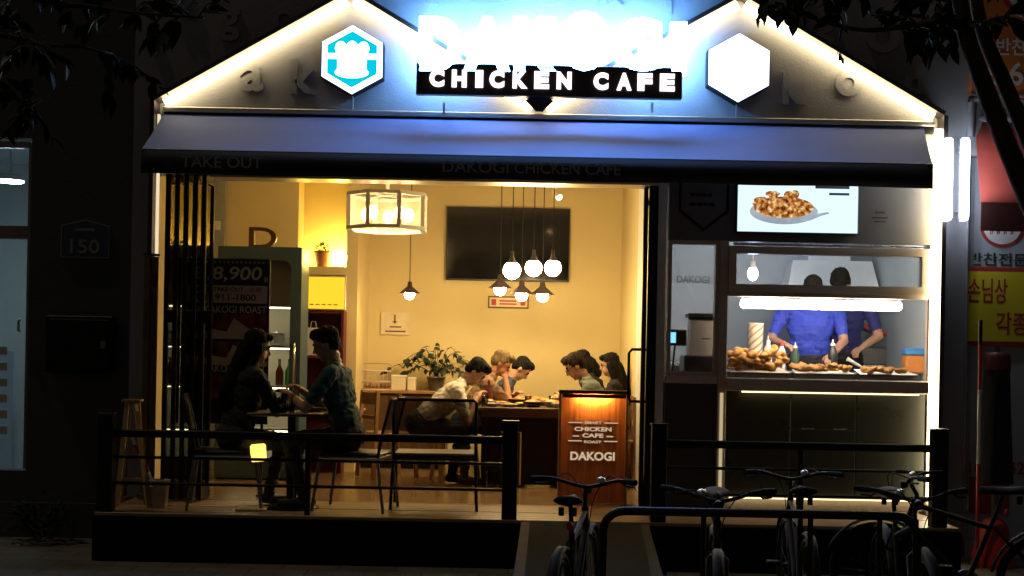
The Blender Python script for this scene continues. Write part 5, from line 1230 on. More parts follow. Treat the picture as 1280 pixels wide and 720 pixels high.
def make_bike():
    t = thing('bicycle', 'bicycle', 'bicycle', (0, 0, 0)); WR = 0.325; yr, yf = -0.50, 0.54
    for yw in (yr, yf):
        n = 28; m = MB()
        ring = [Vector((0, yw + (WR - 0.018) * math.cos(2 * math.pi * k / n), WR + (WR - 0.018) * math.sin(2 * math.pi * k / n))) for k in range(n + 1)]
        w = m.tube(ring, 0.019, 8, cap=False).build('wheel', 'rubber', t)
        m = MB(); ring = [Vector((0, yw + (WR - 0.045) * math.cos(2 * math.pi * k / n), WR + (WR - 0.045) * math.sin(2 * math.pi * k / n))) for k in range(n + 1)]; m.tube(ring, 0.009, 6, cap=False); m.build('rim', 'bike_steel', w)
        m = MB()
        for k in range(18): a_ = 2 * math.pi * k / 18; m.tube([(0.02 * (1 if k % 2 else -1), yw, WR), (0, yw + (WR - 0.05) * math.cos(a_), WR + (WR - 0.05) * math.sin(a_))], 0.0014, 4, cap=False)
        m.tube([(-0.05, yw, WR), (0.05, yw, WR)], 0.018, 8); m.build('spokes', 'bike_steel', w)
    hb = Vector((0, 0.0, 0.29)); st = Vector((0, -0.16, 0.72)); ht_ = Vector((0, 0.33, 0.78)); hl = Vector((0, 0.37, 0.66))
    m = MB(); m.tube([hb, st], 0.017, 8); m.tube([hl, hb], 0.019, 8); m.tube([ht_, st + Vector((0, 0.02, -0.06))], 0.016, 8); m.tube([ht_ + Vector((0, -0.01, 0.03)), hl], 0.021, 8)
    for s in (-1, 1): m.tube([hb + Vector((0.03 * s, 0, 0)), Vector((0.055 * s, yr, WR))], 0.01, 6); m.tube([st + Vector((0.02 * s, 0, -0.05)), Vector((0.055 * s, yr, WR))], 0.009, 6)
    m.build('frame', 'bike_paint', t)
    m = MB()
    for s in (-1, 1): m.tube([hl + Vector((0.0, 0, -0.01)), hl + Vector((0.05 * s, 0.02, -0.05)), Vector((0.055 * s, yf, WR))], 0.012, 6)
    m.build('fork', 'bike_paint', t)
    MB().tube([st, st + Vector((0, -0.05, 0.15))], 0.013, 8).build('seat_post', 'bike_steel', t)
    sc = st + Vector((0, -0.06, 0.17)); m = MB(); n = 14; V = []
    for (yy, ww, zz) in ((-0.13, 0.02, 0.012), (-0.12, 0.075, 0.018), (-0.06, 0.085, 0.014), (0.0, 0.05, 0.008), (0.08, 0.024, 0.006), (0.14, 0.016, 0.004), (0.15, 0.004, -0.004)):
        for k in range(n): a_ = 2 * math.pi * k / n; V.append((sc.x + ww * math.cos(a_), sc.y + yy, sc.z + zz + 0.028 * math.sin(a_) * (1 if math.sin(a_) > 0 else 0.8)))
    m.add(V, [(i * n + k, (i + 1) * n + k, (i + 1) * n + (k + 1) % n, i * n + (k + 1) % n) for i in range(6) for k in range(n)], True)
    sd_ = m.build('saddle', 'rubber', t)
    for s in (-1, 1): MB().lathe((s * 0.035, sc.y - 0.09, sc.z - 0.065), [(0.016, 0), (0.016, 0.045)], 8).build('spring', 'bike_steel', sd_)
    stm = ht_ + Vector((0, -0.02, 0.06)); MB().tube([ht_ + Vector((0, -0.01, 0.02)), stm, stm + Vector((0, 0.04, 0.07))], 0.014, 8).build('stem', 'bike_steel', t)
    bc = stm + Vector((0, 0.04, 0.08)); P = [bc + Vector((s * x, y, z)) for s, x, y, z in ((-1, 0.29, -0.13, 0.05), (-1, 0.20, -0.05, 0.05), (-1, 0.10, 0.0, 0.02), (1, 0, 0.01, 0), (1, 0.10, 0.0, 0.02), (1, 0.20, -0.05, 0.05), (1, 0.29, -0.13, 0.05))]
    MB().tube(curve_pts(P, 3), 0.0115, 8).build('handlebar', 'bike_steel', t)
    for s in (-1, 1):
        MB().tube([bc + Vector((s * 0.31, -0.15, 0.05)), bc + Vector((s * 0.24, -0.085, 0.05))], 0.018, 10).build('grip', 'rubber', t)
        MB().tube([bc + Vector((s * 0.21, -0.05, 0.045)), bc + Vector((s * 0.24, -0.04, 0.02)), bc + Vector((s * 0.29, -0.09, 0.02))], 0.006, 6).build('brake_lever', 'bike_steel', t)
        MB().tube(curve_pts([bc + Vector((s * 0.2, -0.03, 0.04)), bc + Vector((s * 0.12, 0.12, 0.06)), bc + Vector((s * 0.03, 0.12, -0.08)), hl + Vector((0.01 * s, 0.05, 0))], 5), 0.0035, 5).build('brake_cable', 'rubber', t)
    MB().ell(bc + Vector((0.09, 0.0, 0.045)), (0.026, 0.026, 0.02), 12, 7).build('bell', 'steel', t)
    MB().tube([bc + Vector((0, 0.06, -0.02)), bc + Vector((0, 0.02, -0.01))], [0.028, 0.02], 12).build('head_lamp', 'bike_steel', t)
    MB().ell(st + Vector((0, -0.075, 0.04)), (0.02, 0.014, 0.028), 10, 7).build('rear_reflector', 'red_plastic', t)
    for yw, a0, a1 in ((yr, 10, 190), (yf, 20, 160)):
        n = 14; m = MB(); V = []; R_ = WR + 0.03
        for k in range(n + 1):
            a_ = rad(a0 + (a1 - a0) * k / n)
            for xx, dr in ((-0.03, -0.012), (-0.016, 0.004), (0.016, 0.004), (0.03, -0.012)): V.append((xx, yw - (R_ + dr) * math.cos(a_) * -1, WR + (R_ + dr) * math.sin(a_)))
        m.add(V, [(k * 4 + j, k * 4 + j + 1, k * 4 + j + 5, k * 4 + j + 4) for k in range(n) for j in range(3)], True)
        f_ = m.build('mudguard', 'bike_paint', t); so = f_.modifiers.new('thickness', 'SOLIDIFY'); so.thickness = 0.002
    MB().lathe((0.05, 0, 0.29), [(0.085, 0), (0.09, 0.002), (0.085, 0.004)], 24, axis='x').build('chain_ring', 'dark_steel', t)
    for s, dz in ((1, -0.12), (-1, 0.12)):
        MB().bar((0.07 * s, 0, 0.29), (0.085 * s, 0.11, 0.29 + dz), 0.014, 0.022).build('crank', 'bike_steel', t)
        MB().box(0.09 * s, 0.17 * s, 0.07, 0.15, 0.28 + dz, 0.30 + dz, b=0.005).build('pedal', 'rubber', t)
    MB().tube([(-0.06, yr + 0.05, 0.30), (-0.16, yr + 0.1, 0.004)], 0.009, 6).build('kickstand', 'bike_steel', t)
    return t
bike = make_bike(); bike.scale = (0.9, 0.9, 0.9)
# saddle height 0.89 at local y -0.22; handlebar height about 1.0 at local y 0.3
def saddle_at(px, py, rz, i, label, dz=0.0):
    z = 0.80
    d = 1.0
    # depth from the saddle's height, then the root from the saddle's offset
    for it in range(3):
        yv = -4.0
    p = W(px, py, -3.7); k = (CAM.z - z) / (CAM.z - p.z); d = (-3.7 - CAM.y) * k; Y = CAM.y + d; q = W(px, py, Y)
    o = bike if i == 0 else copy_tree(bike); off = Euler((0, 0, rz)).to_matrix() @ Vector((0, -0.20, 0))
    o.location = (q.x - off.x, q.y - off.y, 0); o.rotation_euler = (0, 0, rz)
    tag(o, label, 'bicycle', 'parked bicycles'); return o
saddle_at(713, 628, rad(-12), 0, 'parked bicycle left of the rack, its saddle before the wooden signboard')
saddle_at(1003, 616, rad(-5), 1, 'parked bicycle at the middle of the rack, pale saddle edge before the black panels')
def bar_at(px, py, rz, label):
    z = 0.885; p = W(px, py, -3.7); k = (CAM.z - z) / (CAM.z - p.z); Y = CAM.y + (-3.7 - CAM.y) * k; q = W(px, py, Y)
    o = copy_tree(bike); off = Euler((0, 0, rz)).to_matrix() @ Vector((0, 0.315, 0)); o.location = (q.x - off.x, q.y - off.y, 0); o.rotation_euler = (0, 0, rz)
    tag(o, label, 'bicycle', 'parked bicycles'); return o
bar_at(898, 612, rad(172), 'parked bicycle with its front to the street at the left half of the rack')
bar_at(1146, 612, rad(176), 'parked bicycle with its front to the street at the right end of the rack')
saddle_at(1256, 616, rad(64), 2, 'parked bicycle turned sideways at the right edge of the picture')

# ------------------------------------------------------------------ furniture
def make_chair(kind):
    """terrace chair, facing +y in its own frame"""
    t = thing('terrace_chair', 'chair', 'chair', (0, 0, 0)); w, d, sh = (0.23, 0.22, 0.43) if kind == 'tube' else (0.31, 0.24, 0.42)
    fm_ = 'chrome' if kind == 'tube' else 'black_metal'
    MB().box(-w, w, -d, d, sh - 0.02, sh + 0.012, b=0.012).build('seat', 'plastic_dark', t)
    m = MB(); 
    for s in (-1, 1): m.tube([(s * w, -d, sh - 0.03), (s * w, d, sh - 0.03)], 0.011, 8)
    m.tube([(-w, d, sh - 0.03), (w, d, sh - 0.03)], 0.011, 8); m.tube([(-w, -d, sh - 0.03), (w, -d, sh - 0.03)], 0.011, 8); m.build('seat_frame', fm_, t)
    for sx in (-1, 1):
        for sy in (-1, 1): MB().tube([(sx * (w + 0.0), sy * d, sh - 0.04), (sx * (w + 0.015), sy * (d + 0.05), 0.002)], 0.012, 8).build('leg', 'black_metal' if kind != 'tube' else 'dark_steel', t)
    zt = 0.84; yb = -d - 0.09
    P = [Vector((-w, -d, sh - 0.02)), Vector((-w, -d - 0.03, sh + 0.15)), Vector((-w, yb, zt - 0.02)), Vector((-w + 0.02, yb, zt)), Vector((w - 0.02, yb, zt)), Vector((w, yb, zt - 0.02)), Vector((w, -d - 0.03, sh + 0.15)), Vector((w, -d, sh - 0.02))]
    MB().tube(P, 0.0125, 8).build('back_frame', 'black_metal', t)
    m = MB(); m.add([(-w + 0.008, -d - 0.03, sh + 0.15), (w - 0.008, -d - 0.03, sh + 0.15), (w - 0.008, yb, zt - 0.012), (-w + 0.008, yb, zt - 0.012)], [(0, 1, 2, 3)])
    m.build('backrest', 'woven_mesh', t)
    return t
def put(o, x, y, rz, label, grp): o.location = (x, y, FL); o.rotation_euler = (0, 0, rz); tag(o, label, 'chair', grp)
TC = 'chairs on the terrace'
c1 = make_chair('tube'); put(c1, -2.14, 0.46, rad(-80), 'dark metal chair under the long haired woman on the terrace', TC)
c2 = copy_tree(c1); put(c2, -1.16, 0.48, rad(82), 'dark metal chair under the man in the teal shirt on the terrace', TC)
c3 = make_chair('wide'); put(c3, -0.58, 0.72, rad(2), 'wide black chair with a see through mesh back, empty, by the railing', TC)
def make_wood_chair():
    t = thing('dining_chair', 'chair', 'chair', (0, 0, 0)); w, d, sh = 0.2, 0.2, 0.44
    MB().box(-w, w, -d, d, sh - 0.03, sh, b=0.01).build('seat', 'mid_wood', t)
    for sx in (-1, 1):
        MB().bar((sx * (w - 0.02), d - 0.02, sh - 0.031), (sx * w, d + 0.02, 0.002), 0.032, 0.032).build('leg', 'mid_wood', t); MB().bar((sx * (w - 0.02), -d + 0.01, 0.83), (sx * (w - 0.01), -d - 0.03, 0.002), 0.032, 0.032).build('leg', 'mid_wood', t)
    MB().box(-w + 0.04, w - 0.04, -d - 0.005, -d + 0.012, 0.70, 0.82, b=0.006).build('backrest', 'mid_wood', t); MB().box(-w + 0.04, w - 0.04, -d - 0.004, -d + 0.01, 0.56, 0.60, b=0.004).build('back_slat', 'mid_wood', t)
    return t
DW = make_wood_chair(); first = [True]
def dchair(x, y, rz, label):
    o = DW if first[0] else copy_tree(DW); first[0] = False; put(o, x, y, rz, label, 'wooden chairs at the dining table')
# terrace table
tt = thing('terrace_table', 'small dark table between the couple on the terrace', 'table', (-1.66, 0.5, FL))
MB().box(-1.95, -1.38, 0.22, 0.80, FL + 0.70, FL + 0.725, b=0.006).build('table_top', 'dark_wood', tt); MB().tube([(-1.66, 0.5, FL + 0.01), (-1.66, 0.5, FL + 0.70)], 0.03, 12).build('column', 'black_metal', tt)
MB().lathe((-1.66, 0.5, FL), [(0.22, 0.001), (0.22, 0.012), (0.05, 0.03), (0, 0.03)], 24).build('base', 'black_metal', tt)
TZ = FL + 0.7255
def cup(px, Y, label, r=0.042, h=0.13, fill=None, zt=TZ):
    x = WX(px, 500, Y); c = Vector((x, Y, zt)); t = thing('plastic_cup', label, 'cup', c)
    MB().lathe(c, [(r * 0.75, 0.001), (r, h), (r * 1.05, h + 0.004), (r * 0.97, h + 0.002), (r * 0.72, 0.006), (0, 0.006)], 18).build('cup', 'cup_clear', t)
    if fill: MB().lathe(c, [(r * 0.7, 0.008), (r * 0.9, h * 0.7), (0, h * 0.7)], 16).build('drink', fill, t)
    MB().tube([(c.x - 0.01, Y, c.z + 0.02), (c.x + 0.03, Y, c.z + h + 0.07)], 0.004, 6).build('straw', 'plastic_white', t)
cup(362, 0.36, 'clear plastic cup with a pale drink, nearest on the terrace table', fill='paper_cream', r=0.05, h=0.14)
cup(349, 0.6, 'clear plastic cup farther back on the terrace table', fill='bottle_brown')
x = WX(392, 500, 0.55); t = tag(MB().lathe((x, 0.6, TZ), [(0.05, 0.001), (0.09, 0.03), (0.095, 0.034), (0.085, 0.034), (0.05, 0.008), (0, 0.008)], 20).build('plate', 'plastic_white', org=Vector((x, 0.6, TZ))), 'white dish at the man\'s side of the terrace table', 'dish')
# bright yellow thing built as a glowing lantern at the woman's chair
gb = W(323, 566, 0.28); t = thing('lantern', 'small glowing yellow lantern beside the long haired woman\'s chair', 'lantern', (gb.x, 0.28, gb.z - 0.07))
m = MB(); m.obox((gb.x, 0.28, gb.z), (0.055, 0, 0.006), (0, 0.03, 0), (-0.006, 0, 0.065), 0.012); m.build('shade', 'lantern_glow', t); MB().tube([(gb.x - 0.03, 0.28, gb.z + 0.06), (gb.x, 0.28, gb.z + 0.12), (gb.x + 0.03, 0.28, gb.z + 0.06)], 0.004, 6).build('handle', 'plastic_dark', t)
p = W(315, 626, 0.3); tag(MB().box(p.x - 0.11, p.x + 0.11, 0.22, 0.40, FL + 0.001, FL + 0.018, b=0.005).build('flat_box', 'paper_cream', org=Vector((p.x, 0.3, FL))), 'flat pale box on the deck under the terrace table', 'box')

# dining table with dishes
DX0, DX1, DY0, DY1 = -0.30, 0.50, 2.35, 4.1; DZ = FL + 0.72
dt = thing('dining_table', 'long dark dining table full of dishes under the hanging lamps', 'table', ((DX0 + DX1) / 2, (DY0 + DY1) / 2, FL))
MB().box(DX0, DX1, DY0, DY1, DZ - 0.035, DZ, b=0.005).build('table_top', 'dark_wood', dt)
for x in (DX0 + 0.06, DX1 - 0.06):
    for y_ in (DY0 + 0.06, DY1 - 0.06): MB().box(x - 0.025, x + 0.025, y_ - 0.025, y_ + 0.025, FL + 0.001, DZ - 0.0355).build('leg', 'black_metal', dt)
MB().box(DX0 + 0.03, DX1 - 0.03, DY0 + 0.03, DY1 - 0.03, DZ - 0.09, DZ - 0.0356).build('apron', 'dark_wood', dt)
MB().box(DX0 + 0.10, DX1 - 0.01, DY0 + 0.08, DY0 + 0.10, FL + 0.02, DZ - 0.0905).build('end_panel', 'black_metal', dt)  # black panel added to darken the open space under the table
for sx_ in (DX1 - 0.03,): MB().box(sx_, sx_ + 0.018, DY0 + 0.101, DY1 - 0.1, FL + 0.02, DZ - 0.0905).build('side_panel', 'black_metal', dt)  # second black panel added to keep the space underneath dark
def dish(x, y_, r, h, m_, food, label):
    c = Vector((x, y_, DZ + 0.0005)); t = thing('dish', label, 'dish', c, 'dishes on the dining table')
    MB().lathe(c, [(r * 0.55, 0.001), (r, h), (r * 1.03, h + 0.003), (r * 0.95, h + 0.001), (r * 0.5, 0.008), (0, 0.008)], 20).build('bowl', m_, t)
    if food: MB().ell(c + Vector((0, 0, h * 0.75)), (r * 0.85, r * 0.85, h * 0.7), 14, 8).build('food', food, t)
dish(-0.18, 2.50, 0.075, 0.03, 'plastic_white', None, 'small empty white dish at the near left corner of the dining table')
dish(-0.02, 2.48, 0.085, 0.025, 'plastic_white', 'stew_food', 'flat white plate of food at the near edge of the dining table')
dish(0.20, 2.52, 0.10, 0.05, 'plastic_dark', 'stew_food', 'dark bowl of food at the near edge of the dining table')
dish(0.38, 2.62, 0.09, 0.05, 'plastic_white', 'stew_food', 'white bowl of food at the near right corner of the dining table')
dish(-0.10, 2.85, 0.09, 0.03, 'plastic_white', 'fried_pale', 'white plate of pale food before the white shirted man')
dish(0.12, 2.95, 0.15, 0.06, 'dark_steel', 'stew_food', 'wide dark pan of food at the middle of the dining table')
dish(0.34, 3.05, 0.10, 0.05, 'plastic_white', 'fried_pale', 'deep white bowl of golden food before the man in glasses')
dish(-0.05, 3.35, 0.10, 0.03, 'plastic_white', 'stew_food', 'white plate on the far left side of the dining table')
dish(-0.20, 2.68, 0.06, 0.045, 'plastic_white', 'stew_food', 'little white soup bowl nearest the white shirted man')
dish(0.08, 2.62, 0.055, 0.03, 'plastic_white', 'yellow_sauce', 'small dish of yellow sauce near the middle of the dining table')
dish(0.42, 2.44, 0.06, 0.04, 'plastic_white', 'fried_pale', 'small bowl nearest the wooden signboard on the dining table')
dish(0.44, 2.86, 0.07, 0.08, 'plastic_white', 'stew_food', 'tall white pot at the right edge of the dining table')
dish(0.25, 3.6, 0.11, 0.05, 'plastic_white', 'fried_pale', 'white bowl at the far end of the dining table')
def tumbler(px, py, Y, m_, label, r=0.032, h=0.1):
    x = WX(px, py, Y); c = Vector((x, Y, DZ + 0.0005)); t = thing('glass', label, 'glass', c, 'glasses on the dining table')
    MB().lathe(c, [(r * 0.85, 0.001), (r, h), (r * 0.94, h), (r * 0.8, 0.01), (0, 0.01)], 16).build('cup', 'cup_clear', t)
    MB().lathe(c, [(r * 0.78, 0.011), (r * 0.85, h * 0.6), (0, h * 0.6)], 14).build('drink', m_, t)
tumbler(606, 500, 2.42, 'yellow_sauce', 'glass with a yellow drink at the left edge of the dining table')
tumbler(690, 500, 2.9, 'yellow_sauce', 'glass with a yellow drink near the wooden signboard')
tumbler(660, 500, 2.6, 'bottle_brown', 'glass with a brown drink at the middle of the dining table')
c = Vector((WX(611, 490, 2.75), 2.75, DZ + 0.0005)); t = thing('cola_bottle', 'dark bottle standing before the white shirted man on the dining table', 'bottle', c)
MB().lathe(c, [(0.03, 0.001), (0.033, 0.01), (0.033, 0.13), (0.012, 0.19), (0.012, 0.23)], 14).build('body', 'maroon', t); MB().lathe(c, [(0.014, 0.231), (0.014, 0.25), (0, 0.25)], 12).build('cap', 'red_plastic', t)
bx2 = W(648, 545, 2.5); t = thing('black_case', 'black box with a pale rim on the floor under the dining table', 'case', (bx2.x, 2.5, FL))
MB().box(bx2.x - 0.16, bx2.x + 0.02, 2.4, 2.7, FL + 0.001, FL + 0.50, b=0.01).build('body', 'plastic_dark', t); MB().tube([(bx2.x - 0.16, 2.395, FL + 0.495), (bx2.x + 0.02, 2.395, FL + 0.495), (bx2.x + 0.02, 2.395, FL + 0.02)], 0.008, 8).build('rim', 'paper_cream', t)

# sideboard at the back with basket, boxes and plant
sb0, sb1 = WX(447, 488, 4.1), WX(560, 488, 4.1); SZ = WZ(480, 488, 4.05)
sd2 = thing('sideboard', 'dark wooden sideboard along the back wall below the framed notice', 'sideboard', ((sb0 + sb1) / 2, 4.3, FL))
MB().box(sb0, sb1, 4.05, 4.595, SZ - 0.03, SZ, b=0.004).build('top', 'mid_wood', sd2); MB().box(sb0 + 0.02, sb1 - 0.02, 4.09, 4.59, FL + 0.08, SZ - 0.031).build('body', 'dark_wood', sd2)
MB().box(sb0 + 0.04, sb1 - 0.04, 4.12, 4.58, FL + 0.001, FL + 0.079).build('plinth', 'black_metal', sd2)
for i in range(3):
    xa = sb0 + 0.03 + i * (sb1 - sb0 - 0.06) / 3; d_ = MB().box(xa + 0.006, xa + (sb1 - sb0 - 0.06) / 3 - 0.006, 4.075, 4.0895, FL + 0.1, SZ - 0.05, b=0.003).build('door', 'dark_wood', sd2); MB().ell((xa + 0.05, 4.06, SZ - 0.2), 0.014, 8, 6).build('knob', 'bronze', d_)
wb_ = WX(471, 470, 4.25); t = thing('wire_basket', 'brown wire basket on the sideboard at the left', 'basket', (wb_, 4.25, SZ)); m = MB()
for z in (0.005, 0.09, 0.2): m.tube([(wb_ - 0.16, 4.13, SZ + z), (wb_ + 0.16, 4.13, SZ + z), (wb_ + 0.16, 4.37, SZ + z), (wb_ - 0.16, 4.37, SZ + z), (wb_ - 0.16, 4.13, SZ + z)], 0.006, 6)
m.build('hoops', 'bronze', t); m = MB()
for i in range(9):
    xx = wb_ - 0.16 + 0.04 * i
    for yy in (4.13, 4.37): m.tube([(xx, yy, SZ + 0.005), (xx, yy, SZ + 0.2)], 0.003, 5)
m.build('wires', 'bronze', t); MB().tube([(wb_ - 0.16, 4.25, SZ + 0.2), (wb_ - 0.155, 4.25, SZ + 0.265), (wb_ - 0.12, 4.25, SZ + 0.28), (wb_ + 0.12, 4.25, SZ + 0.28), (wb_ + 0.155, 4.25, SZ + 0.265), (wb_ + 0.16, 4.25, SZ + 0.2)], 0.008, 8).build('handle', 'bronze', t)
rr = random.Random(2)
for i in range(7):
    c = Vector((wb_ - 0.11 + 0.037 * i, 4.25 + rr.uniform(-.06, .06), SZ + 0.05)); tag(MB().ell(c, (0.035, 0.035, 0.03), 10, 7).build('bread_roll', 'ladder_wood', org=c), 'brown roll lying in the wire basket', 'roll', 'rolls in the wire basket')
for (px, w2, h2, lb) in ((499, 0.075, 0.14, 'cream paper box on the sideboard beside the wire basket'), (515, 0.04, 0.12, 'narrow cream carton between the paper box and the plant pot')):
    x = WX(px, 478, 4.2); c = thing('paper_box', lb, 'box', (x, 4.2, SZ)); MB().box(x - w2, x + w2, 4.12, 4.28, SZ + 0.001, SZ + h2, b=0.004).build('carton', 'paper_cream', c); MB().box(x - w2 * 1.03, x + w2 * 1.03, 4.115, 4.285, SZ + h2 + 0.0005, SZ + h2 + 0.02, b=0.003).build('lid', 'paper_white', c)
x = WX(545, 478, 4.3); pt = thing('potted_plant', 'leafy plant with trailing round leaves on the sideboard behind the white shirted man', 'plant', (x, 4.3, SZ))
MB().lathe((x, 4.3, SZ + 0.001), [(0.07, 0), (0.095, 0.13), (0.10, 0.13), (0.10, 0.15), (0.09, 0.15), (0.085, 0.12), (0, 0.12)], 20).build('pot', 'dark_steel', pt)
RL = leaf_mesh(0.075, 0.06, 'leaf_dark'); rr = random.Random(31); m = MB(); ends = []
for k in range(24):
    dx = rr.uniform(-0.52, 0.34); dy = rr.uniform(-0.18, 0.15); hz = rr.uniform(0.08, 0.36) * (1 - 0.5 * abs(dx)) ; b0 = Vector((x, 4.3, SZ + 0.14))
    P = [b0, b0 + Vector((dx * 0.45, dy * 0.5, hz)), b0 + Vector((dx * 0.85, dy, hz * 0.8)), b0 + Vector((dx, dy, hz * 0.8 - 0.18 * abs(dx)))]
    Q_ = curve_pts(P, 4); m.tube(Q_, 0.003, 4); ends.append(Q_)
m.build('stems', 'leaf_dark', pt)
for Q_ in ends:
    for p_ in Q_[3::2]:
        d_ = Vector((rr.uniform(-1, 1), rr.uniform(-1, 0.3), rr.uniform(-1, 0.4))).normalized(); leaf_at(RL, pt, p_, d_, rr.uniform(0.7, 1.2), rr)
# ------------------------------------------------------------------ people
PENDING = []
def person(label, loc, rz, mats, sit=True, lean=0.0, head=0.0, turn=0.0, tilt=0.0, wrists=None, hair='short', hairm='hair_black', size=1.0, seat=0.45, knee=0.40, glasses=False, vox=0.0085, wide=1.0, twist=0.0):
    root = thing('person', label, 'person')
    T = []                                                   # (kind, p0, p1 or radii, r0, r1, R, tag)
    def cone(p0, p1, r0, r1, tg): T.append(('c', Vector(p0), Vector(p1), r0, r1, None, tg))
    def ell(c, r, tg, R=None): T.append(('e', Vector(c), Vector(r), 0, 0, R, tg))
    hp = (seat + 0.09) if sit else 0.92
    RL_ = Euler((-lean, 0, 0)).to_matrix()                    # lean towards +y
    P = Vector((0, 0, hp))
    def tp(x, y, z): return P + RL_ @ Vector((x, y, z))
    ell(tp(0, 0, 0.0), (0.165 * wide, 0.125, 0.13), 'pants', RL_)
    ell(tp(0, 0.0, 0.13), (0.15 * wide, 0.115, 0.14), 'shirt', RL_)
    ell(tp(0, 0.005, 0.30), (0.165 * wide, 0.115, 0.19), 'shirt', RL_)
    ell(tp(0, -0.01, 0.42), (0.17 * wide, 0.095, 0.09), 'shirt', RL_)
    cone(tp(-0.165 * wide, -0.005, 0.455), tp(0.165 * wide, -0.005, 0.455), 0.062, 0.062, 'shirt')
    cone(tp(-0.07, -0.01, 0.50), tp(0.07, -0.01, 0.50), 0.05, 0.05, 'shirt')
    nb_ = tp(0, -0.01, 0.51); RH = Euler((-(lean + head), 0, 0)).to_matrix() @ Euler((0, tilt, turn)).to_matrix()
    RHn = Euler((-(lean * 0.7 + head * 0.5), 0, 0)).to_matrix()
    hc = nb_ + RHn @ Vector((0, 0.035, 0.168))
    cone(nb_ - RL_ @ Vector((0, 0, 0.02)), hc - RH @ Vector((0, 0.015, 0.06)), 0.056, 0.052, 'skin')
    def hpnt(x, y, z): return hc + RH @ Vector((x, y, z))
    ell(hpnt(0, -0.01, 0.025), (0.074, 0.094, 0.092), 'skin', RH); ell(hpnt(0, 0.022, -0.05), (0.058, 0.066, 0.068), 'skin', RH); ell(hpnt(0, 0.052, -0.088), (0.030, 0.030, 0.024), 'skin', RH)
    cone(hpnt(0, 0.084, 0.006), hpnt(0, 0.103, -0.028), 0.009, 0.014, 'skin'); ell(hpnt(0, 0.078, -0.062), (0.024, 0.012, 0.009), 'lip', RH)
    for s in (-1, 1):
        ell(hpnt(s * 0.076, -0.008, -0.012), (0.011, 0.022, 0.034), 'skin', RH); ell(hpnt(s * 0.031, 0.082, 0.006), (0.013, 0.007, 0.008), 'eye', RH); cone(hpnt(s * 0.017, 0.088, 0.027), hpnt(s * 0.046, 0.078, 0.026), 0.006, 0.005, 'brow')
    kn = []
    for s in (-1, 1):
        hipj = P + Vector((s * 0.09 * wide, 0, -0.015))
        if sit:
            kj = Vector((s * 0.11, knee, seat + 0.045)); an = Vector((s * 0.10, knee - 0.04 + (0.05 if s > 0 else -0.06), 0.085))
        else:
            kj = Vector((s * 0.10, 0.02, 0.49)); an = Vector((s * 0.11, -0.02, 0.085))
        cone(hipj, kj, 0.088, 0.062, 'pants'); cone(kj, an + Vector((0, 0, 0.03)), 0.06, 0.043, 'pants'); cone(an + Vector((0, 0, 0.02)), an, 0.04, 0.038, 'pants')
        cone(an + Vector((0, -0.03, -0.04)), an + Vector((0, 0.16, -0.052)), 0.040, 0.032, 'shoe')
    for s in (-1, 1):
        S = tp(s * 0.19 * wide, -0.005, 0.445); Tg = Vector(wrists[0 if s < 0 else 1]) if wrists else tp(s * 0.25, 0.2, 0.0)
        L1, L2 = 0.285, 0.255; dv = Tg - S; dist = min(dv.length, (L1 + L2) * 0.985); u = dv.normalized(); Tg = S + u * dist
        a_ = (L1 * L1 - L2 * L2 + dist * dist) / (2 * dist); h_ = math.sqrt(max(L1 * L1 - a_ * a_, 0)); pole = Vector((s * 0.6, -0.25, -0.8)); pole = (pole - u * pole.dot(u)).normalized()
        E_ = S + u * a_ + pole * h_; mid = S.lerp(E_, 0.72)
        cone(S, mid, 0.061, 0.051, 'sleeve'); cone(mid, E_, 0.043, 0.04, 'arm'); cone(E_, Tg, 0.041, 0.027, 'arm')
        f = (Tg - E_).normalized(); side = f.cross(Vector((0, 0, 1)));  side = side.normalized() if side.length > 0.1 else Vector((1, 0, 0)); dn = side.cross(f).normalized() * -1
        Rp = Matrix((side, f, side.cross(f))).transposed(); pc_ = Tg + f * 0.045; ell(pc_, (0.04, 0.05, 0.018), 'skin', Rp)
        for k, (off, ln_) in enumerate(((-0.028, 0.068), (-0.0095, 0.078), (0.0095, 0.073), (0.028, 0.056))):
            b0 = pc_ + f * 0.036 + side * off; b1 = b0 + f * ln_ * 0.5 + dn * 0.012; b2 = b1 + f * ln_ * 0.22 + dn * ln_ * 0.4; cone(b0, b1, 0.0095, 0.0088, 'skin'); cone(b1, b2, 0.0088, 0.0075, 'skin')
        t0 = Tg + f * 0.02 + side * (-s) * 0.03; t1 = t0 + f * 0.03 + side * (-s) * 0.03 + dn * 0.01; cone(t0, t1, 0.013, 0.011, 'skin'); cone(t1, t1 + f * 0.03 + dn * 0.012, 0.0105, 0.009, 'skin')
    m = MB()
    for (kd, p0, p1, r0, r1, R, tg) in T:
        if kd == 'c': m.cone(p0, p1, r0, r1, 12)
        else: m.ell(p0, tuple(p1), 16, 10, R)
    o = m.build('body', mats['skin'], root)
    PENDING.append((o, T, mats, vox))
    # hair
    h = MB()
    h.ell(hpnt(0, -0.022, 0.052), (0.082, 0.096, 0.076), 18, 12, RH)
    if hair == 'short':
        h.ell(hpnt(0, -0.052, 0.004), (0.074, 0.058, 0.082), 14, 9, RH); h.ell(hpnt(0.012, 0.04, 0.098), (0.062, 0.05, 0.032), 12, 8, RH); h.ell(hpnt(-0.02, 0.062, 0.08), (0.035, 0.026, 0.028), 10, 7, RH)
        for s in (-1, 1): h.ell(hpnt(s * 0.072, -0.01, 0.02), (0.014, 0.035, 0.04), 10, 7, RH)
    elif hair == 'long':
        h.ell(hpnt(0, -0.05, -0.02), (0.088, 0.07, 0.12), 14, 9, RH); h.cone(hpnt(0, -0.06, -0.05), tp(0, -0.115, 0.30), 0.082, 0.075, 14)
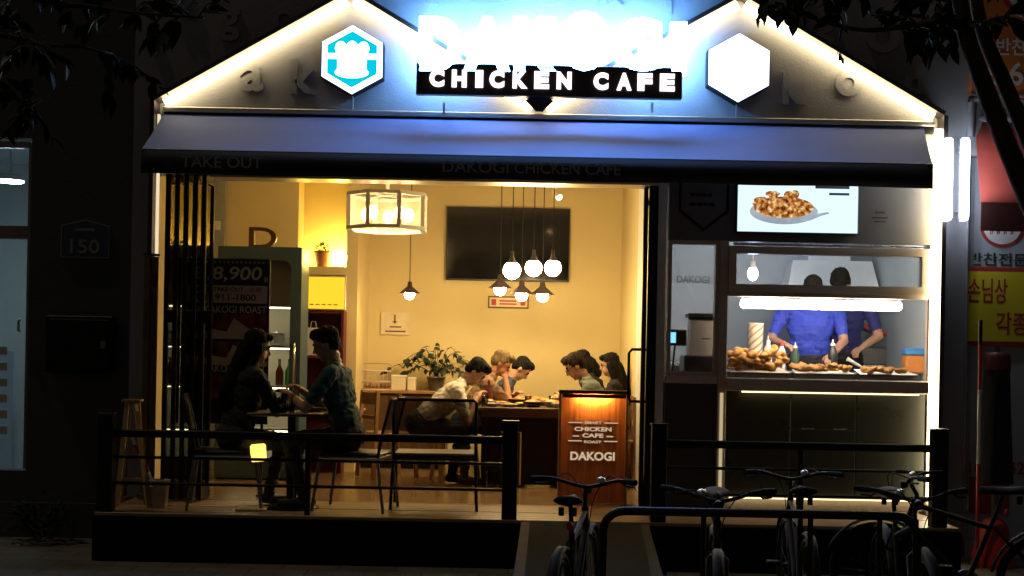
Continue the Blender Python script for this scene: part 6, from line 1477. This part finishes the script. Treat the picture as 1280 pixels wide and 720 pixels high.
        for s in (-1, 1): h.cone(hpnt(s * 0.066, 0.0, 0.0), tp(s * 0.085, -0.04, 0.40), 0.036, 0.034, 10)
        h.ell(hpnt(0, 0.05, 0.088), (0.06, 0.045, 0.03), 12, 8, RH); h.ell(tp(0, -0.11, 0.26), (0.095, 0.04, 0.10), 14, 9, RL_)
    elif hair == 'bob':
        h.ell(hpnt(0, -0.045, -0.03), (0.09, 0.07, 0.12), 14, 9, RH)
        for s in (-1, 1): h.cone(hpnt(s * 0.07, 0.005, 0.0), hpnt(s * 0.076, 0.015, -0.13), 0.034, 0.03, 10)
        h.cone(hpnt(0, -0.06, -0.05), hpnt(0, -0.065, -0.15), 0.08, 0.07, 14); h.ell(hpnt(0, 0.05, 0.085), (0.06, 0.04, 0.03), 12, 8, RH)
    ho = h.build('hair', hairm, root); PENDING.append((ho, None, None, 0.008))
    if glasses:
        g = MB()
        for s in (-1, 1):
            g.tube([hpnt(s * 0.034 + 0.024 * math.cos(2 * math.pi * k / 12), 0.100, 0.004 + 0.019 * math.sin(2 * math.pi * k / 12)) for k in range(13)], 0.003, 5, cap=False); g.tube([hpnt(s * 0.058, 0.098, 0.006), hpnt(s * 0.082, 0.03, 0.006), hpnt(s * 0.083, -0.01, 0.0)], 0.0025, 5)
        g.tube([hpnt(-0.012, 0.101, 0.006), hpnt(0.012, 0.101, 0.006)], 0.003, 5); g.build('glasses', 'plastic_dark', root)
    if 'collar' in mats:
        c_ = MB(); n = 14; V = []
        for k in range(n + 1):
            a2 = rad(-70 + 320 * k / n) ; r_ = 0.07; cs, sn = math.cos(a2 + math.pi / 2 + rad(20)), math.sin(a2 + math.pi / 2 + rad(20))
            V += [nb_ + RL_ @ Vector((r_ * 1.18 * cs, r_ * sn, -0.03)), nb_ + RL_ @ Vector((r_ * cs, r_ * 0.9 * sn, 0.035))]
        c_.add(V, [(2 * i, 2 * i + 2, 2 * i + 3, 2 * i + 1) for i in range(n)], True); co = c_.build('collar', mats['collar'], root); so = co.modifiers.new('thickness', 'SOLIDIFY'); so.thickness = 0.006
    root.location = loc; root.rotation_euler = (0, 0, rz); root.scale = (size, size, size)
    return root
def M_(skin='skin', shirt='shirt_black', pants='trousers', sleeve=None, arm=None, shoe='shoe', hairm='hair_black', **k):
    d = {'skin': skin, 'shirt': shirt, 'pants': pants, 'sleeve': sleeve or shirt, 'arm': arm or skin, 'shoe': shoe, 'lip': 'lip', 'eye': 'eye', 'brow': hairm}; d.update(k); return d
def finish_people():
    for (o, T, mats, vx) in PENDING:
        md = o.modifiers.new('voxels', 'REMESH'); md.mode = 'VOXEL'; md.voxel_size = vx; md.use_smooth_shade = True
        sm = o.modifiers.new('smooth', 'SMOOTH'); sm.factor = 0.5; sm.iterations = 3 if T else 2
    bpy.context.view_layer.update(); dg = bpy.context.evaluated_depsgraph_get()
    done = [(o, T, mats, bpy.data.meshes.new_from_object(o.evaluated_get(dg))) for (o, T, mats, vx) in PENDING]
    for (o, T, mats, me) in done:
        o.modifiers.clear(); o.data = me
        n = len(me.vertices); co = np.empty(n * 3, np.float32); me.vertices.foreach_get('co', co); co = co.reshape(-1, 3)
        if T is None:                                          # strands: comb fine ridges into the hair
            nr = np.empty(n * 3, np.float32); me.vertices.foreach_get('normal', nr); nr = nr.reshape(-1, 3)
            disp = np.array([noise.noise(Vector((float(c[0]) * 75, float(c[1]) * 75, float(c[2]) * 14))) for c in co], np.float32) * 0.009
            co = co + nr * disp[:, None]; me.vertices.foreach_set('co', co.ravel()); me.update(); continue
        nr = np.empty(n * 3, np.float32); me.vertices.foreach_get('normal', nr); nr = nr.reshape(-1, 3); cloth = np.full(n, 1e9, np.float32); bare = np.full(n, 1e9, np.float32)
        for (kd, p0, p1, r0, r1, R, tg) in T:                  # folds in the cloth, none in the skin
            a = np.array(p0, np.float32)
            if kd == 'c':
                b = np.array(p1, np.float32); ab = b - a; tt = np.clip(((co - a) @ ab) / max(float(ab @ ab), 1e-9), 0, 1); d = np.linalg.norm(co - a - tt[:, None] * ab, axis=1) - (r0 + (r1 - r0) * tt)
            else: d = np.linalg.norm(co - a, axis=1) - float(max(p1))
            if tg in ('shirt', 'sleeve', 'pants'): cloth = np.minimum(cloth, d)
            else: bare = np.minimum(bare, d)
        wgt = np.clip((bare - cloth) / 0.02, 0, 1)
        fold = np.array([abs(noise.noise(Vector((float(c[0]) * 11, float(c[1]) * 11, float(c[2]) * 22)))) * 0.020 + noise.noise(Vector((float(c[0]) * 34, float(c[1]) * 34, float(c[2]) * 34))) * 0.004 if w_ > 0 else 0.0 for c, w_ in zip(co, wgt)], np.float32)
        co = co + nr * ((fold - 0.004) * wgt)[:, None]; me.vertices.foreach_set('co', co.ravel()); me.update()
        names = sorted(set(mats[t[6]] for t in T)); me.materials.clear()
        for nm in names: me.materials.append(MATS[nm])
        pc = np.empty(len(me.polygons) * 3, np.float32); me.polygons.foreach_get('center', pc); pc = pc.reshape(-1, 3)
        best = np.full(len(pc), 1e9, np.float32); idx = np.zeros(len(pc), np.int32)
        for (kd, p0, p1, r0, r1, R, tg) in T:
            a = np.array(p0, np.float32)
            if kd == 'c':
                b = np.array(p1, np.float32); ab = b - a; L2 = max(float(ab @ ab), 1e-9); tt = np.clip(((pc - a) @ ab) / L2, 0, 1)
                d = np.linalg.norm(pc - a - tt[:, None] * ab, axis=1) - (r0 + (r1 - r0) * tt)
            else:
                q = pc - a
                if R is not None: q = q @ np.array(R, np.float32)
                rr_ = np.array(p1, np.float32); k0 = np.linalg.norm(q / rr_, axis=1); k1 = np.linalg.norm(q / (rr_ * rr_), axis=1); d = k0 * (k0 - 1) / np.maximum(k1, 1e-6)
            if tg in ('eye', 'lip', 'brow'): d = d - 0.0008
            u = d < best; best[u] = d[u]; idx[u] = names.index(mats[tg])
        me.polygons.foreach_set('material_index', idx); me.polygons.foreach_set('use_smooth', np.ones(len(pc), bool)); me.update()

# the couple on the terrace
person('long haired woman in black sitting on the terrace with her back half turned', (-2.08, 0.46, FL), rad(-62), M_(shirt='shirt_black', pants='trousers', arm='shirt_black'), lean=0.20, head=0.10, hair='long', hairm='hair_black', seat=0.43, wrists=[(-0.16, 0.40, 0.78), (0.14, 0.40, 0.78)], wide=1.4, size=1.03)
person('man in a dark teal shirt sitting on the terrace and holding a phone', (-1.23, 0.50, FL), rad(86), M_(shirt='shirt_teal', pants='trousers'), lean=0.22, head=0.18, seat=0.44, wrists=[(-0.10, 0.42, 0.82), (0.08, 0.36, 0.84)], wide=1.38, size=1.05)
t = thing('phone', 'dark phone held up by the man in the teal shirt', 'phone', W(403, 486, 0.5)); q = W(403, 486, 0.5)
MB().obox(q, (0.045, 0, 0.02), (0, 0.04, 0.0), (-0.004, 0, 0.009), 0.004).build('case', 'plastic_dark', t)
# at the dining table: three on the left facing right, three on the right facing left
GR = rad(-88)
person('man in a white shirt bending over the dining table, his back to the left', (-0.84, 2.55, FL), GR, M_(shirt='shirt_white', pants='trousers', collar='shirt_white'), lean=0.84, head=0.05, wrists=[(-0.12, 0.52, 0.76), (0.12, 0.50, 0.76)], wide=1.34, size=1.03)
person('grey haired person behind the white shirted man, hand raised to the face', (-0.46, 3.08, FL), GR, M_(skin='skin_red', shirt='shirt_tan', pants='denim', hairm='hair_grey', collar='shirt_tan'), lean=0.55, head=0.1, hairm='hair_grey', wrists=[(-0.10, 0.48, 0.80), (0.02, 0.40, 0.98)])
person('dark haired young man in navy looking down at the far left of the table', (-0.28, 3.66, FL), GR, M_(shirt='shirt_navy', pants='denim', collar='shirt_navy'), lean=0.58, head=0.30, wrists=[(-0.12, 0.42, 0.78), (0.12, 0.42, 0.78)], size=0.97)
person('man with glasses in a grey green shirt facing left at the dining table', (0.97, 2.70, FL), rad(88), M_(shirt='shirt_greygreen', pants='trousers', hairm='hair_brown', collar='shirt_greygreen'), lean=0.60, head=0.02, hairm='hair_brown', glasses=True, wrists=[(-0.10, 0.48, 0.80), (0.12, 0.46, 0.80)], wide=1.25, size=1.0)
person('dark haired person half hidden behind the man with glasses', (1.0, 3.78, FL), rad(90), M_(shirt='shirt_black', pants='denim'), lean=0.42, head=0.12, hair='bob', wrists=[(-0.12, 0.44, 0.78), (0.12, 0.44, 0.78)], seat=0.43)
person('long haired woman in dark clothes at the right end of the dining table', (1.03, 3.24, FL), rad(86), M_(shirt='shirt_black', pants='trousers'), lean=0.08, head=0.16, hair='long', wrists=[(-0.12, 0.42, 0.78), (0.12, 0.42, 0.78)], seat=0.46, size=0.92)
for x, y_, rz, lb in ((-0.84, 2.55, GR, 'wooden dining chair under the white shirted man'), (-0.52, 3.08, GR, 'wooden dining chair under the grey haired person'), (-0.30, 3.66, GR, 'wooden dining chair under the young man in navy'),
                      (0.94, 2.70, rad(88), 'wooden dining chair under the man with glasses'), (0.98, 3.78, rad(90), 'wooden dining chair under the half hidden dark haired person'), (0.93, 3.24, rad(86), 'wooden dining chair under the long haired woman indoors'), (-1.18, 3.1, rad(-60), 'empty wooden chair standing left of the dining table')):
    dchair(x, y_, rz, lb)
# two cooks in blue behind the serving window
q = W(1012, 420, 2.02)
person('cook in a bright blue polo shirt in front, working behind the food', (q.x, 2.02, KF), rad(172), M_(shirt='shirt_blue', pants='trousers', collar='shirt_blue'), sit=False, lean=0.16, head=1.1, wrists=[(-0.16, 0.36, 0.98), (0.22, 0.34, 1.05)], size=1.0, wide=1.22)
q = W(1052, 420, 2.36)
person('cook in a darker blue shirt standing behind the other cook', (q.x, 2.36, KF), rad(160), M_(shirt='shirt_darkblue', pants='trousers', collar='shirt_darkblue'), sit=False, lean=0.12, head=1.05, wrists=[(-0.2, 0.3, 1.0), (0.2, 0.3, 1.0)], size=1.05, wide=1.15)
bp_ = W(1025, 408, 1.88); tag(B(bp_.x - 0.03, bp_.x + 0.03, 1.868, 1.874, bp_.z - 0.008, bp_.z + 0.012).build('name_badge', 'plastic_white', org=bp_), 'small white badge on the bright blue polo shirt', 'badge')
finish_people()
